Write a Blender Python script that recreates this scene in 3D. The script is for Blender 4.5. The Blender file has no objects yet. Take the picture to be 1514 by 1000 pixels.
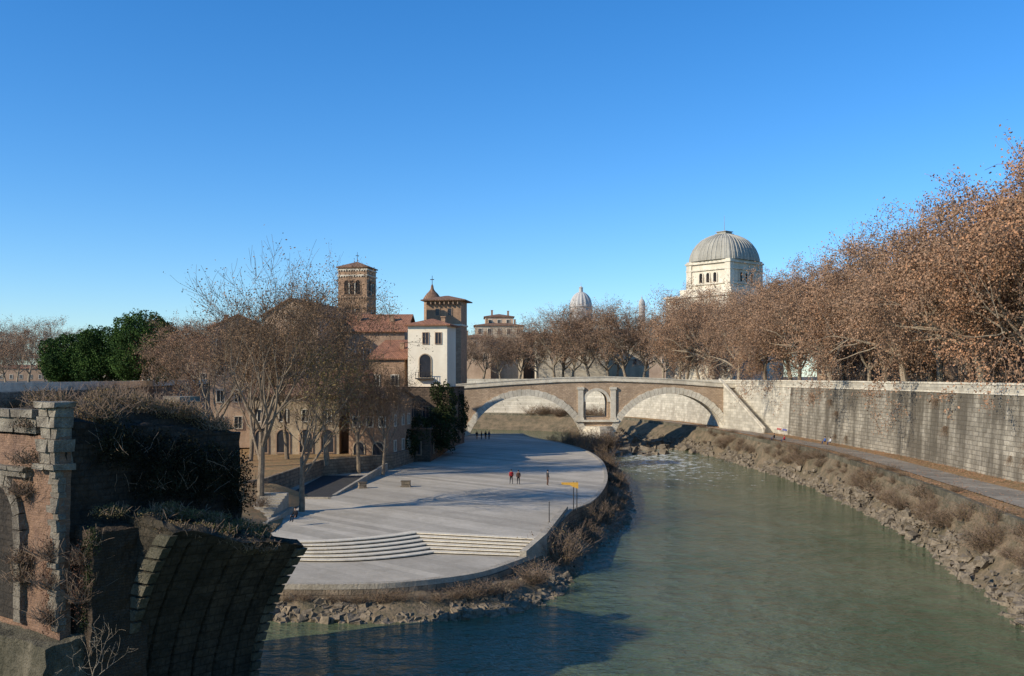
import bpy, bmesh, math, random
import numpy as np
from mathutils import Vector, noise, Matrix
C = bpy.context.scene.collection
F, CX, HY, ZC = 1454.0, 757.0, 557.0, 15.8
def PX(px, Y): return (px-CX)/F*Y
def PZ(py, Y): return ZC-(py-HY)/F*Y
ORD = ['first','second','third','fourth','fifth','sixth','seventh','eighth','ninth','tenth','eleventh','twelfth','thirteenth','fourteenth','fifteenth','sixteenth','seventeenth','eighteenth','nineteenth','twentieth']
# ------------------------------------------------------------------ materials
def nn(nt, t, **kw):
    n = nt.nodes.new(t)
    for k, v in kw.items(): setattr(n, k, v)
    return n
def mathn(nt, op, a, b=None, clamp=False):
    n = nn(nt, 'ShaderNodeMath', operation=op, use_clamp=clamp)
    for i, s in enumerate((a, b)):
        if s is None: continue
        if isinstance(s, (int, float)): n.inputs[i].default_value = s
        else: nt.links.new(s, n.inputs[i])
    return n.outputs[0]
def mixc(nt, fac, a, b, mode='MIX'):
    n = nn(nt, 'ShaderNodeMix', data_type='RGBA', blend_type=mode)
    for idx, s in ((0, fac), (6, a), (7, b)):
        if isinstance(s, (int, float)): n.inputs[idx].default_value = s
        elif isinstance(s, tuple): n.inputs[idx].default_value = (*s, 1)
        else: nt.links.new(s, n.inputs[idx])
    return n.outputs[2]
def ramp(nt, fac, lo, hi):
    n = nn(nt, 'ShaderNodeMapRange'); n.inputs[1].default_value = lo; n.inputs[2].default_value = hi
    nt.links.new(fac, n.inputs[0]); return n.outputs[0]
def noisetex(nt, pos, scale, detail=5, st=(1,1,1), rough=.6):
    m = nn(nt, 'ShaderNodeMapping'); m.inputs['Scale'].default_value = st; nt.links.new(pos, m.inputs[0])
    n = nn(nt, 'ShaderNodeTexNoise'); n.inputs['Scale'].default_value = scale; n.inputs['Detail'].default_value = detail
    n.inputs['Roughness'].default_value = rough
    nt.links.new(m.outputs[0], n.inputs['Vector']); return n.outputs[0]
def base(name):
    m = bpy.data.materials.new(name); m.use_nodes = True; nt = m.node_tree
    b = nt.nodes['Principled BSDF']; pos = nn(nt, 'ShaderNodeNewGeometry')
    return m, nt, b, pos
def M(name, c1, c2, scale=.6, rough=.9, bump=.3, brick=None, streak=0, streakc=(.03,.03,.025), ang=(1,1), mortar=None, big=0, spec=.2, bigc=(.05,.045,.035), sth=(.44,.60), topd=None, blot=0):
    m, nt, b, g = base(name); pos = g.outputs['Position']
    b.inputs['Roughness'].default_value = rough; b.inputs['Specular IOR Level'].default_value = spec
    n = noisetex(nt, pos, scale, 7)
    n2 = noisetex(nt, pos, scale*6, 4)
    f = ramp(nt, mathn(nt, 'ADD', mathn(nt, 'MULTIPLY', n, .6), mathn(nt, 'MULTIPLY', n2, .4)), .38, .62)
    col = mixc(nt, f, c1, c2)
    h = n2
    if brick:
        s = nn(nt, 'ShaderNodeSeparateXYZ'); nt.links.new(pos, s.inputs[0])
        u = mathn(nt, 'ADD', mathn(nt, 'MULTIPLY', s.outputs[0], ang[0]), mathn(nt, 'MULTIPLY', s.outputs[1], ang[1]))
        c = nn(nt, 'ShaderNodeCombineXYZ'); nt.links.new(u, c.inputs[0]); nt.links.new(s.outputs[2], c.inputs[1])
        bt = nn(nt, 'ShaderNodeTexBrick'); nt.links.new(c.outputs[0], bt.inputs['Vector'])
        bt.inputs['Scale'].default_value = 1; bt.inputs['Brick Width'].default_value = brick[0]; bt.inputs['Row Height'].default_value = brick[1]
        bt.inputs['Mortar Size'].default_value = brick[2]; bt.inputs['Color1'].default_value = (1,1,1,1); bt.inputs['Color2'].default_value = (.62,.62,.62,1)
        mo = mortar or (.3,.3,.3); bt.inputs['Mortar'].default_value = (*mo, 1)
        col = mixc(nt, .8, col, bt.outputs[0], 'MULTIPLY')
        h = mathn(nt, 'SUBTRACT', n2, mathn(nt, 'MULTIPLY', bt.outputs['Fac'], .6))
    if streak:
        sn = noisetex(nt, pos, .55, 6, (1,1,.09)); sn2 = noisetex(nt, pos, .06, 3)
        sv = mathn(nt, 'ADD', mathn(nt, 'MULTIPLY', sn, .65-blot), mathn(nt, 'MULTIPLY', sn2, .35))
        if blot: sv = mathn(nt, 'ADD', sv, mathn(nt, 'MULTIPLY', noisetex(nt, pos, .22, 8, (1,1,.7), .7), blot))
        if topd:
            s3 = nn(nt, 'ShaderNodeSeparateXYZ'); nt.links.new(pos, s3.inputs[0])
            sv = mathn(nt, 'ADD', sv, mathn(nt, 'MULTIPLY', ramp(nt, s3.outputs[2], topd[0], topd[1]), topd[2]))
        sf = ramp(nt, sv, sth[0], sth[1])
        col = mixc(nt, mathn(nt, 'MULTIPLY', sf, streak), col, streakc)
    if big:
        bn = noisetex(nt, pos, .09, 3); col = mixc(nt, mathn(nt, 'MULTIPLY', ramp(nt, bn, .4, .65), big), col, bigc)
    nt.links.new(col, b.inputs['Base Color'])
    bp = nn(nt, 'ShaderNodeBump'); bp.inputs['Strength'].default_value = bump; bp.inputs['Distance'].default_value = .15
    nt.links.new(h, bp.inputs['Height']); nt.links.new(bp.outputs[0], b.inputs['Normal'])
    return m
def leafM(name, c1, c2, c3=None):
    m, nt, b, g = base(name)
    n = noisetex(nt, g.outputs['Position'], .35, 3)
    col = mixc(nt, g.outputs['Random Per Island'], c1, c2)
    col = mixc(nt, ramp(nt, n, .42, .6), col, c3 or tuple(x*.55 for x in c1))
    nt.links.new(col, b.inputs['Base Color']); b.inputs['Roughness'].default_value = .85; b.inputs['Specular IOR Level'].default_value = .1
    return m
m_quay = M('quay stone', (.54,.47,.355), (.32,.275,.2), .9, brick=(1.5,.55,.04), streak=.88, streakc=(.095,.078,.055), ang=(.3,1), big=.3, bigc=(.1,.085,.06), sth=(.45,.58), topd=(8,13.5,.055), blot=.22, bump=.8)
m_quayl = M('pale quay stone', (.70,.63,.49), (.51,.45,.34), .8, brick=(1.5,.6,.02), streak=.5, streakc=(.2,.17,.13), ang=(.6,1), blot=.3)
m_trav = M('travertine', (.78,.70,.54), (.57,.49,.37), 1.2, bump=.5, streak=.45, streakc=(.24,.2,.14), blot=.2)
m_travd = M('dirty travertine', (.46,.395,.29), (.18,.148,.11), 1.8, bump=.9, streak=.75, streakc=(.075,.06,.045), ang=(1,-1), blot=.3)
m_travm = M('mossy travertine', (.24,.20,.135), (.09,.078,.05), 1.6, bump=.9, streak=.6, streakc=(.035,.035,.02))
m_fbrick = M('bridge brick', (.68,.50,.33), (.50,.355,.23), .7, brick=(.7,.3,.04), streak=.5, streakc=(.30,.215,.14), mortar=(.6,.55,.5), blot=.35, bump=.7)
m_rbrick = M('ruin brick', (.42,.25,.15), (.27,.16,.105), 1.3, bump=.8, brick=(.34,.1,.018), ang=(1,-1), mortar=(.8,.77,.7), streak=.5, blot=.3, streakc=(.09,.06,.045))
m_rshade = M('shade toned ruin brick', (.19,.12,.075), (.08,.056,.04), 1.3, bump=1.0, brick=(.38,.12,.022), ang=(1,.45), mortar=(.6,.58,.5), streak=.7, streakc=(.035,.03,.02), blot=.35)  # ruin brick darkened to paint shade onto the near block
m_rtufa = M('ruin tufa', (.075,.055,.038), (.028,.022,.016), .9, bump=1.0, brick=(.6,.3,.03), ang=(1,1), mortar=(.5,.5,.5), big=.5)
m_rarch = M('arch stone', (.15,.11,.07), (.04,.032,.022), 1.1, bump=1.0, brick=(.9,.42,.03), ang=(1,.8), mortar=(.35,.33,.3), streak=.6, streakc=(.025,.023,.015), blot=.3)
m_brick = M('tower brick', (.52,.33,.20), (.35,.22,.135), .8, brick=(.6,.22,.03), mortar=(.65,.6,.55), streak=.4, streakc=(.2,.13,.085), blot=.25)
m_brown = M('brown plaster', (.50,.34,.215), (.33,.215,.14), .3, streak=.55, streakc=(.16,.105,.07), blot=.3)
m_peach = M('peach plaster', (.70,.50,.33), (.54,.37,.24), .25, streak=.5, streakc=(.27,.18,.12), blot=.3)
m_yellow = M('yellow plaster', (.56,.44,.285), (.38,.28,.18), .3, streak=.6, streakc=(.19,.14,.095), blot=.3)
m_pyel = M('palace plaster', (.66,.54,.38), (.52,.41,.28), .3, streak=.35, streakc=(.28,.21,.15))
m_cream = M('cream plaster', (.84,.73,.55), (.76,.65,.48), .25, bump=.15, streak=.3, streakc=(.52,.42,.29), blot=.3)
m_pale = M('pale limestone', (.76,.67,.52), (.60,.52,.39), .25, bump=.2, streak=.45, streakc=(.36,.30,.22), blot=.2)
m_far = M('pale far stone', (.50,.465,.41), (.42,.39,.35), .2, bump=.1)  # even pale tone for the distant church domes
m_shade = M('shade toned masonry', (.26,.175,.115), (.10,.075,.055), .7, brick=(.6,.25,.03), bump=.7, big=.5)  # brown masonry darkened, shade of the lower island houses painted into the colour
m_tile = M('terracotta tile', (.52,.24,.13), (.30,.145,.085), 1.5, bump=.6, brick=(.3,5,.05), ang=(1,.4), mortar=(.35,.3,.3))
m_tile2 = M('old tile', (.38,.22,.135), (.21,.125,.08), 1.5, bump=.6, brick=(.35,5,.05), ang=(1,.4), mortar=(.35,.3,.3))
m_pane = M('recess toned glass', (.02,.02,.022), (.035,.035,.04), .5, rough=.3, bump=0, spec=.4)  # glass darkened so the flush panes look like shaded recesses
m_void = M('painted opening shade', (.015,.013,.012), (.025,.02,.018), .5, bump=0)  # flat dark panes paint the shade inside belfry and temple openings
m_dome = M('dome metal', (.42,.385,.31), (.31,.28,.22), .3, rough=.6, bump=.1, streak=.5, streakc=(.18,.165,.13))
m_paving = M('travertine paving', (.60,.515,.39), (.45,.385,.285), .35, rough=.85, bump=.25, brick=(1.6,1.0,.015), mortar=(.7,.7,.7), big=.32, bigc=(.25,.205,.145))
m_step = M('step stone', (.72,.63,.47), (.55,.47,.35), 1, bump=.2)
m_risd = M('painted riser shade', (.13,.11,.085), (.09,.08,.06), 1)  # dark sheet on each riser, painting the shade below the tread edge
m_asph = M('asphalt', (.065,.06,.052), (.045,.042,.038), 1.5)
m_ground = M('city ground', (.14,.12,.09), (.08,.07,.05), .1)
m_path = M('path slabs', (.38,.32,.24), (.25,.215,.165), .8, brick=(2.5,2.5,.06), big=.25)
m_litter = M('leaf litter', (.36,.20,.09), (.20,.15,.07), .5, bump=.8)
m_bank = M('earth bank', (.23,.165,.10), (.09,.077,.045), .6, bump=1)
m_rock = M('river rock', (.28,.22,.15), (.10,.08,.055), .9, bump=.6)
m_bark = M('plane bark', (.42,.335,.23), (.20,.15,.10), 2.0, bump=.5)
m_barkl = M('grey brown bark', (.30,.225,.145), (.13,.095,.065), 1.5, bump=.5)  # grey brown bark of the bare island trees
m_twig = M('twig brown', (.29,.195,.125), (.17,.115,.077), 1)
m_twig2 = M('dark twig', (.17,.11,.067), (.10,.067,.043), 1)
m_leafb = leafM('dry plane leaf', (.47,.275,.16), (.31,.185,.11), (.28,.175,.11))
m_leafr = leafM('rusty plane leaf', (.50,.255,.13), (.34,.185,.105), (.31,.18,.105))
m_leafg = leafM('grey brown leaf', (.33,.215,.135), (.22,.145,.095), (.20,.135,.09))
m_leafi = leafM('island dry leaf', (.32,.19,.10), (.20,.125,.07), (.17,.11,.065))
m_pine = leafM('pine needle', (.045,.085,.018), (.075,.125,.028), (.025,.048,.013))
m_ivy = leafM('ivy leaf', (.03,.045,.015), (.05,.06,.02), (.018,.022,.01))
m_dry = leafM('dry brush', (.27,.18,.09), (.16,.115,.052), (.11,.08,.04))
m_drk = leafM('dark scrub', (.15,.10,.058), (.08,.065,.034), (.05,.043,.024))
m_olive = leafM('olive brush', (.15,.13,.05), (.085,.082,.03), (.17,.12,.055))
m_iron = M('dark iron', (.03,.03,.03), (.05,.045,.04), 2, rough=.6)
m_ochre = M('ochre board', (.75,.40,.07), (.62,.32,.05), 2)
m_skin = M('skin', (.45,.28,.2), (.42,.26,.18), 5, bump=0)
def flat(name, c): return M(name, c, tuple(x*.8 for x in c), 8, bump=.05)
m_red, m_brn, m_blk, m_jean, m_wht, m_blu = flat('red cloth',(.38,.03,.03)), flat('brown cloth',(.12,.06,.04)), flat('black cloth',(.015,.015,.018)), flat('denim',(.04,.06,.12)), flat('white cloth',(.6,.6,.6)), flat('blue cloth',(.05,.12,.35))
# ------------------------------------------------------------------ mesh helpers
def tag(o, label=None, cat=None, group=None, kind=None):
    if label: o['label'] = label
    if cat: o['category'] = cat
    if group: o['group'] = group
    if kind: o['kind'] = kind
    return o
def link(name, me, parent=None):
    o = bpy.data.objects.new(name, me); C.objects.link(o)
    if parent: o.parent = parent
    return o
def empty(name, loc=(0,0,0), rz=0):
    o = bpy.data.objects.new(name, None); C.objects.link(o); o.location = loc; o.rotation_euler = (0,0,rz); o.empty_display_size = .2
    return o
class MB:
    def __init__(s): s.v = []; s.f = []; s.m = []
    def add(s, vs, fs, mi=0):
        b = len(s.v); s.v += [tuple(v) for v in vs]; s.f += [tuple(b+i for i in f) for f in fs]; s.m += [mi]*len(fs); return s
    def box(s, x0, x1, y0, y1, z0, z1, mi=0):
        return s.add([(x0,y0,z0),(x1,y0,z0),(x1,y1,z0),(x0,y1,z0),(x0,y0,z1),(x1,y0,z1),(x1,y1,z1),(x0,y1,z1)],
                     [(0,3,2,1),(4,5,6,7),(0,1,5,4),(1,2,6,5),(2,3,7,6),(3,0,4,7)], mi)
    def prism(s, pts, z0, z1, mi=0, cap=True):
        n = len(pts); vs = [(p[0],p[1],z0) for p in pts]+[(p[0],p[1],z1) for p in pts]
        fs = [(i,(i+1)%n,n+(i+1)%n,n+i) for i in range(n)]
        if cap: fs += [tuple(range(n,2*n)), tuple(range(n-1,-1,-1))]
        return s.add(vs, fs, mi)
    def tube(s, p0, p1, r0, r1, k=8, mi=0, cap=True):
        p0 = Vector(p0); p1 = Vector(p1); d = (p1-p0).normalized(); a = Vector((0,0,1)) if abs(d.z) < .9 else Vector((1,0,0))
        u = d.cross(a).normalized(); w = d.cross(u)
        vs = []
        for p, r in ((p0,r0),(p1,r1)):
            for i in range(k):
                t = 2*math.pi*i/k; vs.append(p+u*math.cos(t)*r+w*math.sin(t)*r)
        fs = [(i,(i+1)%k,k+(i+1)%k,k+i) for i in range(k)]
        if cap: fs += [tuple(range(k,2*k)), tuple(range(k-1,-1,-1))]
        return s.add(vs, fs, mi)
    def lathe(s, prof, c=(0,0), k=24, mi=0, fn=None):
        vs = []
        for r, z in prof:
            for i in range(k):
                t = 2*math.pi*i/k; q = fn(t) if fn else 1
                vs.append((c[0]+r*q*math.cos(t), c[1]+r*q*math.sin(t), z))
        fs = [(j*k+i, j*k+(i+1)%k, (j+1)*k+(i+1)%k, (j+1)*k+i) for j in range(len(prof)-1) for i in range(k)]
        fs.append(tuple((len(prof)-1)*k+i for i in range(k)))
        return s.add(vs, fs, mi)
    def build(s, name, mats, parent=None, smooth=False):
        me = bpy.data.meshes.new(name); me.from_pydata(s.v, [], s.f)
        if not isinstance(mats, (list, tuple)): mats = [mats]
        for m in mats: me.materials.append(m)
        if len(mats) > 1: me.polygons.foreach_set('material_index', s.m)
        if smooth: me.polygons.foreach_set('use_smooth', [True]*len(me.polygons))
        bm = bmesh.new(); bm.from_mesh(me); bmesh.ops.recalc_face_normals(bm, faces=bm.faces); bm.to_mesh(me); bm.free()
        me.update(); return link(name, me, parent)
def dup(root, loc, rz=0, sc=(1,1,1), label=None):
    r = root.copy(); C.objects.link(r); r.location = loc; r.rotation_euler = (0,0,rz); r.scale = sc
    if label: r['label'] = label
    for ch in list(root.children):
        c = ch.copy(); C.objects.link(c); c.parent = r
        for g in list(ch.children):
            d = g.copy(); C.objects.link(d); d.parent = c
    return r
def npmesh(name, parts, mats, parent=None):
    V = []; Fs = []; mi = []; b = 0
    for v, f, m in parts:
        if len(v) == 0: continue
        V.append(v); Fs += (f+b).tolist(); mi += [m]*len(f); b += len(v)
    me = bpy.data.meshes.new(name); me.from_pydata(np.concatenate(V).tolist(), [], Fs)
    for m in mats: me.materials.append(m)
    me.polygons.foreach_set('material_index', mi); me.update()
    return link(name, me, parent)
def tubes(segs, k):
    S = np.array(segs, float).reshape(-1, 8)
    p0, p1, r0, r1 = S[:,:3], S[:,3:6], S[:,6], S[:,7]; n = len(S)
    d = p1-p0; d /= np.linalg.norm(d, axis=1)[:,None]+1e-9
    a = np.where(np.abs(d[:,2:3]) < .9, [[0,0,1.]], [[1.,0,0]])
    u = np.cross(d, a); u /= np.linalg.norm(u, axis=1)[:,None]; w = np.cross(d, u)
    t = np.arange(k)*2*np.pi/k; cs, sn = np.cos(t), np.sin(t)
    ring = u[:,None,:]*cs[None,:,None]+w[:,None,:]*sn[None,:,None]
    v = np.concatenate([p0[:,None,:]+ring*r0[:,None,None], p1[:,None,:]+ring*r1[:,None,None]], 1).reshape(-1,3)
    j = np.arange(k); f = np.stack([j,(j+1)%k,k+(j+1)%k,k+j],1)
    f = (f[None]+(np.arange(n)*2*k)[:,None,None]).reshape(-1,4)
    return v, f
def quads(c, size, rg):
    n = len(c); a = rg.normal(size=(n,3)); a /= np.linalg.norm(a,axis=1)[:,None]
    b = np.cross(a, rg.normal(size=(n,3))); b /= np.linalg.norm(b,axis=1)[:,None]
    s = (size*rg.uniform(.6,1.3,n))[:,None]
    v = np.stack([c-a*s, c+b*s*.7, c+a*s, c-b*s*.7],1).reshape(-1,3)
    return v, np.arange(4*n).reshape(-1,4)
# ------------------------------------------------------------------ vegetation
def tree_parts(seed, H, th, tr, R, nch, twig_r=.03, lean=(0,0), droop=0., wig=.16, up=.05, amax=62):
    rn = random.Random(seed); segs = {0:[],1:[],2:[],3:[],4:[]}; tips = []
    def rv(): return Vector((rn.gauss(0,1), rn.gauss(0,1), rn.gauss(0,1)))
    def grow(p, d, L, r, lev):
        n = (5,5,4,3,3)[lev]; pts = []; rr = r
        for i in range(n):
            d = (d+rv()*wig*(.5 if lev == 0 else 1)+Vector((0,0,up if lev < 3 else up-droop))).normalized()
            q = p+d*(L/n); r2 = max(r*(1-(.45 if lev == 0 else .75)*(i+1)/n), twig_r*.6)
            segs[lev].append((*p,*q,rr,r2)); p = q; rr = r2; pts.append((p.copy(), d.copy(), rr))
            if lev >= 3: tips.append(tuple(p))
        if lev < len(nch):
            for j in range(nch[lev]):
                t = (.3 if lev else .45)+(.7 if lev else .55)*(j+rn.random())/nch[lev]
                q, dd, r3 = pts[min(n-1, int(t*n))]
                ax = dd.cross(rv()).normalized(); an = math.radians(rn.uniform(22,amax))
                nd = Matrix.Rotation(an, 3, ax) @ dd
                grow(q, nd, L*(R if lev == 0 else rn.uniform(.42,.72)), max(r3*.72, twig_r), lev+1)
    grow(Vector((0,0,-.3)), Vector((lean[0],lean[1],1)).normalized(), th, tr, 0)
    return segs, tips
def make_tree(name, label, cat, group, seed, H, th, tr, R, nch, leafm, nleaf, ls, bark=m_bark, twig=m_twig, spread=.4, **kw):
    segs, tips = tree_parts(seed, H, th, tr, R, nch, **kw)
    allz = np.percentile([t[2] for t in tips], 99.3); s = H/allz
    T = np.array(tips)*s; rg = np.random.default_rng(seed)
    root = empty(name); tag(root, label, cat, group)
    v0, f0 = tubes(np.array(segs[0])*s, 8); v1, f1 = tubes(np.array(segs[1])*s, 6)
    npmesh('trunk', [(v0,f0,0),(v1,f1,0)], [bark], root)
    P = []
    for l in (2,3,4):
        if segs[l]:
            A = np.array(segs[l])*s; A[:,6:] = np.clip(A[:,6:], kw.get('twig_r', .03)*.6, .2 if l == 2 else kw.get('twig_r',.03)*1.3); v, f = tubes(A, 4 if l == 2 else 3); P.append((v,f,2 if l == 2 else 0))
    if nleaf:
        wgt = np.array([.25+1.6*max(0, noise.noise(Vector(t)*.33)+.28) for t in T]); wgt /= wgt.sum()
        c = T[rg.choice(len(T), nleaf, p=wgt)]+rg.normal(size=(nleaf,3))*spread
        v, f = quads(c, np.full(nleaf, ls), rg); P.append((v,f,1))
    npmesh('crown', P, [twig, leafm, bark], root)
    return root
def cloud(ells, n, size, seed, shell=.55):
    rg = np.random.default_rng(seed); P = []
    tot = sum(e[1][0]*e[1][1]+e[1][0]*e[1][2] for e in ells)
    for c, r in ells:
        k = int(n*(r[0]*r[1]+r[0]*r[2])/tot)+1
        d = rg.normal(size=(k,3)); d /= np.linalg.norm(d,axis=1)[:,None]
        rad = shell+(1-shell)*rg.random(k)**.6
        lump = 1+.18*np.sin(d[:,0]*5+c[0])*np.cos(d[:,1]*6+c[1])+.12*np.sin(d[:,2]*9+d[:,0]*7)
        P.append(np.array(c)+d*np.array(r)*(rad*lump)[:,None])
    P = np.concatenate(P); return quads(P, np.full(len(P), size), rg)
def make_shrub(name, label, cat, group, seed, r, h, n, ls, leafm, nst=40):
    rn = random.Random(seed); root = empty(name); tag(root, label, cat, group); S = []; tips = []
    for i in range(nst):
        a = rn.uniform(0,6.28); o = rn.random()**.7; p = Vector((math.cos(a)*r*o*.5, math.sin(a)*r*o*.5, -.1)); d = Vector((math.cos(a)*o*r, math.sin(a)*o*r, h*rn.uniform(.6,1.1))).normalized()
        L = h*rn.uniform(.45,1.2)
        for k in range(4):
            d = (d+Vector((rn.gauss(0,.25),rn.gauss(0,.25),0))).normalized(); q = p+d*L/4; S.append((*p,*q,.022*(1-k*.2),.022*(.8-k*.2))); p = q; tips.append(tuple(p))
            for _ in range(2):
                e = (d+Vector((rn.gauss(0,.7),rn.gauss(0,.7),rn.gauss(0,.3)))).normalized(); q2 = p+e*L*.22; S.append((*p,*q2,.013,.009)); tips.append(tuple(q2))
    v, f = tubes(S, 3); npmesh('stem', [(v,f,0)], [m_twig], root)
    rg = np.random.default_rng(seed); T = np.array(tips); c = T[rg.integers(0,len(T),n)]+rg.normal(size=(n,3))*.12*r
    v, f = quads(c, np.full(n, ls), rg); npmesh('foliage', [(v,f,0)], [leafm], root)
    return root
# ------------------------------------------------------------------ terrain
def subdiv_poly(pts, k):
    P = [np.array(p, float) for p in pts]; out = []
    for i in range(len(P)-1):
        a = P[max(i-1,0)]; b = P[i]; c = P[i+1]; d = P[min(i+2,len(P)-1)]
        for j in range(k):
            t = j/k; out.append(.5*((2*b)+(c-a)*t+(2*a-5*b+4*c-d)*t*t+(3*b-a-3*c+d)*t**3))
    out.append(P[-1]); return out
def loft(name, lines, mat, k=6, amp=0, mid=3, seed=0, parent=None):
    L = [subdiv_poly(l, k) for l in lines]; rows = []
    for i in range(len(L)-1):
        for j in range(mid): rows.append([a*(1-j/mid)+b*j/mid for a, b in zip(L[i], L[i+1])])
    rows.append(L[-1]); n = len(rows[0]); vs = []
    for ri, r in enumerate(rows):
        for p in r:
            d = noise.noise_vector(Vector(p)*.45+Vector((seed,0,0)))*amp if (amp and ri > 0) else Vector((0,0,0))
            vs.append((p[0]+d.x, p[1]+d.y, p[2]+d.z))
    fs = [(i*n+j, i*n+j+1, (i+1)*n+j+1, (i+1)*n+j) for i in range(len(rows)-1) for j in range(n-1)]
    mb = MB(); mb.add(vs, fs); return mb.build(name, mat, parent, smooth=amp > 0)
def wall_strip(mb, pts, z0, z1, t, side=1, batter=0, mi=0):
    P = [Vector((p[0],p[1])) for p in pts]; n = len(P); N = []
    for i in range(n):
        d = (P[min(i+1,n-1)]-P[max(i-1,0)]).normalized(); N.append(Vector((d.y,-d.x))*side)
    vs = []
    for p, q in zip(P, N):
        a = p-q*batter; b = p+q*t
        vs += [(a.x,a.y,z0),(p.x,p.y,z1),(b.x,b.y,z1),(b.x,b.y,z0)]
    fs = [(i*4+j, i*4+(j+1)%4, (i+1)*4+(j+1)%4, (i+1)*4+j) for i in range(n-1) for j in range(4)]
    fs += [(0,1,2,3), tuple((n-1)*4+j for j in (3,2,1,0))]
    mb.add(vs, fs, mi)
wallL = [(56,25),(56,60),(55.2,80),(54.4,104),(55.2,122),(55.8,141),(54.5,170),(52.3,196),(47,216),(46,225),(42,250),(30,280),(5,300),(-30,312),(-84,322)]
curbL = [(37,25),(38,60),(39.5,78),(42.5,100),(44.3,121),(46,150),(44.5,174),(43,196),(41,216),(39,230),(35,248),(27,275),(4,295),(-30,307),(-84,317)]
watL = [(30,25),(33,60),(36.0,78.4),(39.7,98.6),(42.0,121),(43.2,146),(41.6,172),(39.8,196),(37.5,214),(33,230),(30,244),(24,270),(2,290),(-31,302),(-84,312)]
def z_(l, z): return [(p[0],p[1],z) for p in l]
def lerpL(a, b, t): return [(p[0]*(1-t)+q[0]*t, p[1]*(1-t)+q[1]*t) for p, q in zip(a, b)]
tag(loft('terrace', [z_(lerpL(wallL,curbL,-.03),4.6), z_(curbL,4.55)], m_litter, mid=4), kind='structure')
tag(loft('path', [z_(lerpL(wallL,curbL,.38)[:11],4.66), z_(lerpL(wallL,curbL,.78)[:11],4.66)], m_path, mid=2), kind='structure')
tag(loft('riverbank', [z_(lerpL(curbL,watL,.03),4.1), z_(lerpL(curbL,watL,.5),2.1), z_(lerpL(curbL,watL,1.0),.05), z_(lerpL(curbL,watL,1.5),-1)], m_bank, mid=5, amp=.9), kind='structure')
curbS = [tuple(p) for p in subdiv_poly([(p[0],p[1]) for p in curbL], 6)]
mb = MB(); wall_strip(mb, curbS, 1.5, 4.72, .6, 1, .2)
tag(mb.build('bank_wall', m_travm), 'low stone retaining edge along the river side of the right walkway', 'wall')
wallS = [tuple(p) for p in subdiv_poly([(p[0],p[1]) for p in wallL], 6)]
q = empty('quay_wall', (55,120,4.6)); tag(q, 'tall stained stone embankment wall along the right side of the river', 'wall')
def rel(o, r): o.parent = r; o.matrix_parent_inverse = Matrix.Translation(-Vector(r.location)); return o
mb = MB(); wall_strip(mb, wallS[:41], 3.6, 14.0, 1.6, 1, .7); rel(mb.build('masonry', m_quay), q)
mb = MB(); wall_strip(mb, wallS[40:52], 3.6, 13.99, 1.6, 1, .7); rel(mb.build('pale_masonry', m_quayl), q)
mb = MB(); wall_strip(mb, wallS[:52], 14.0, 14.85, .5, 1, 0); rel(mb.build('parapet', m_quayl), q)
mb = MB(); wall_strip(mb, [(x-.12,y) for x,y in wallS[:52]], 14.85, 15.1, .8, 1, 0); rel(mb.build('coping', m_trav), q)
mb = MB(); wall_strip(mb, [(x-.14,y) for x,y in wallS[:52]], 13.75, 13.98, .3, 1, 0); rel(mb.build('string_course', m_trav), q)
q2 = empty('quay_wall', (20,290,4.6)); tag(q2, 'pale embankment wall seen through the arches of the old bridge', 'wall')
mb = MB(); wall_strip(mb, wallS[51:], 3.6, 14.0, 1.6, 1, .7); rel(mb.build('masonry', m_quayl), q2)
mb = MB(); wall_strip(mb, wallS[51:], 14.0, 15.1, .5, 1, 0); rel(mb.build('parapet', m_quayl), q2)
st = empty('wall_stair', (51,200,4.6)); tag(st, 'white stone stair descending against the embankment wall next to the bridge', 'stairs')
mb = MB(); a = Vector((47.4,214.5)); b = Vector((51.9,194.5)); nst = 40
for i in range(nst):
    p = a.lerp(b, i/nst); p2 = a.lerp(b, (i+1)/nst); z = 14.4-9.8*(i+1)/nst
    d = (b-a).normalized(); nrm = Vector((d.y,-d.x)); nrm = nrm if nrm.x < 0 else -nrm
    mb.add([(p.x,p.y,3.9),(p2.x,p2.y,3.9),(p2.x+nrm.x*2,p2.y+nrm.y*2,3.9),(p.x+nrm.x*2,p.y+nrm.y*2,3.9),(p.x,p.y,z),(p2.x,p2.y,z),(p2.x+nrm.x*2,p2.y+nrm.y*2,z),(p.x+nrm.x*2,p.y+nrm.y*2,z)],
           [(0,3,2,1),(4,5,6,7),(0,1,5,4),(1,2,6,5),(2,3,7,6),(3,0,4,7)])
rel(mb.build('flight', m_quayl), st)
mb = MB(); n3 = nrm*2.0; A0 = a+n3; B0 = b+n3; n4 = nrm*.35
mb.add([(A0.x,A0.y,3.8),(B0.x,B0.y,3.8),(B0.x+n4.x,B0.y+n4.y,3.8),(A0.x+n4.x,A0.y+n4.y,3.8),(A0.x,A0.y,15.1),(B0.x,B0.y,5.4),(B0.x+n4.x,B0.y+n4.y,5.4),(A0.x+n4.x,A0.y+n4.y,15.1)],
       [(0,3,2,1),(4,5,6,7),(0,1,5,4),(1,2,6,5),(2,3,7,6),(3,0,4,7)])
rel(mb.build('balustrade', m_quayl), st)
mb = MB(); n5 = nrm*.5
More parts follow.
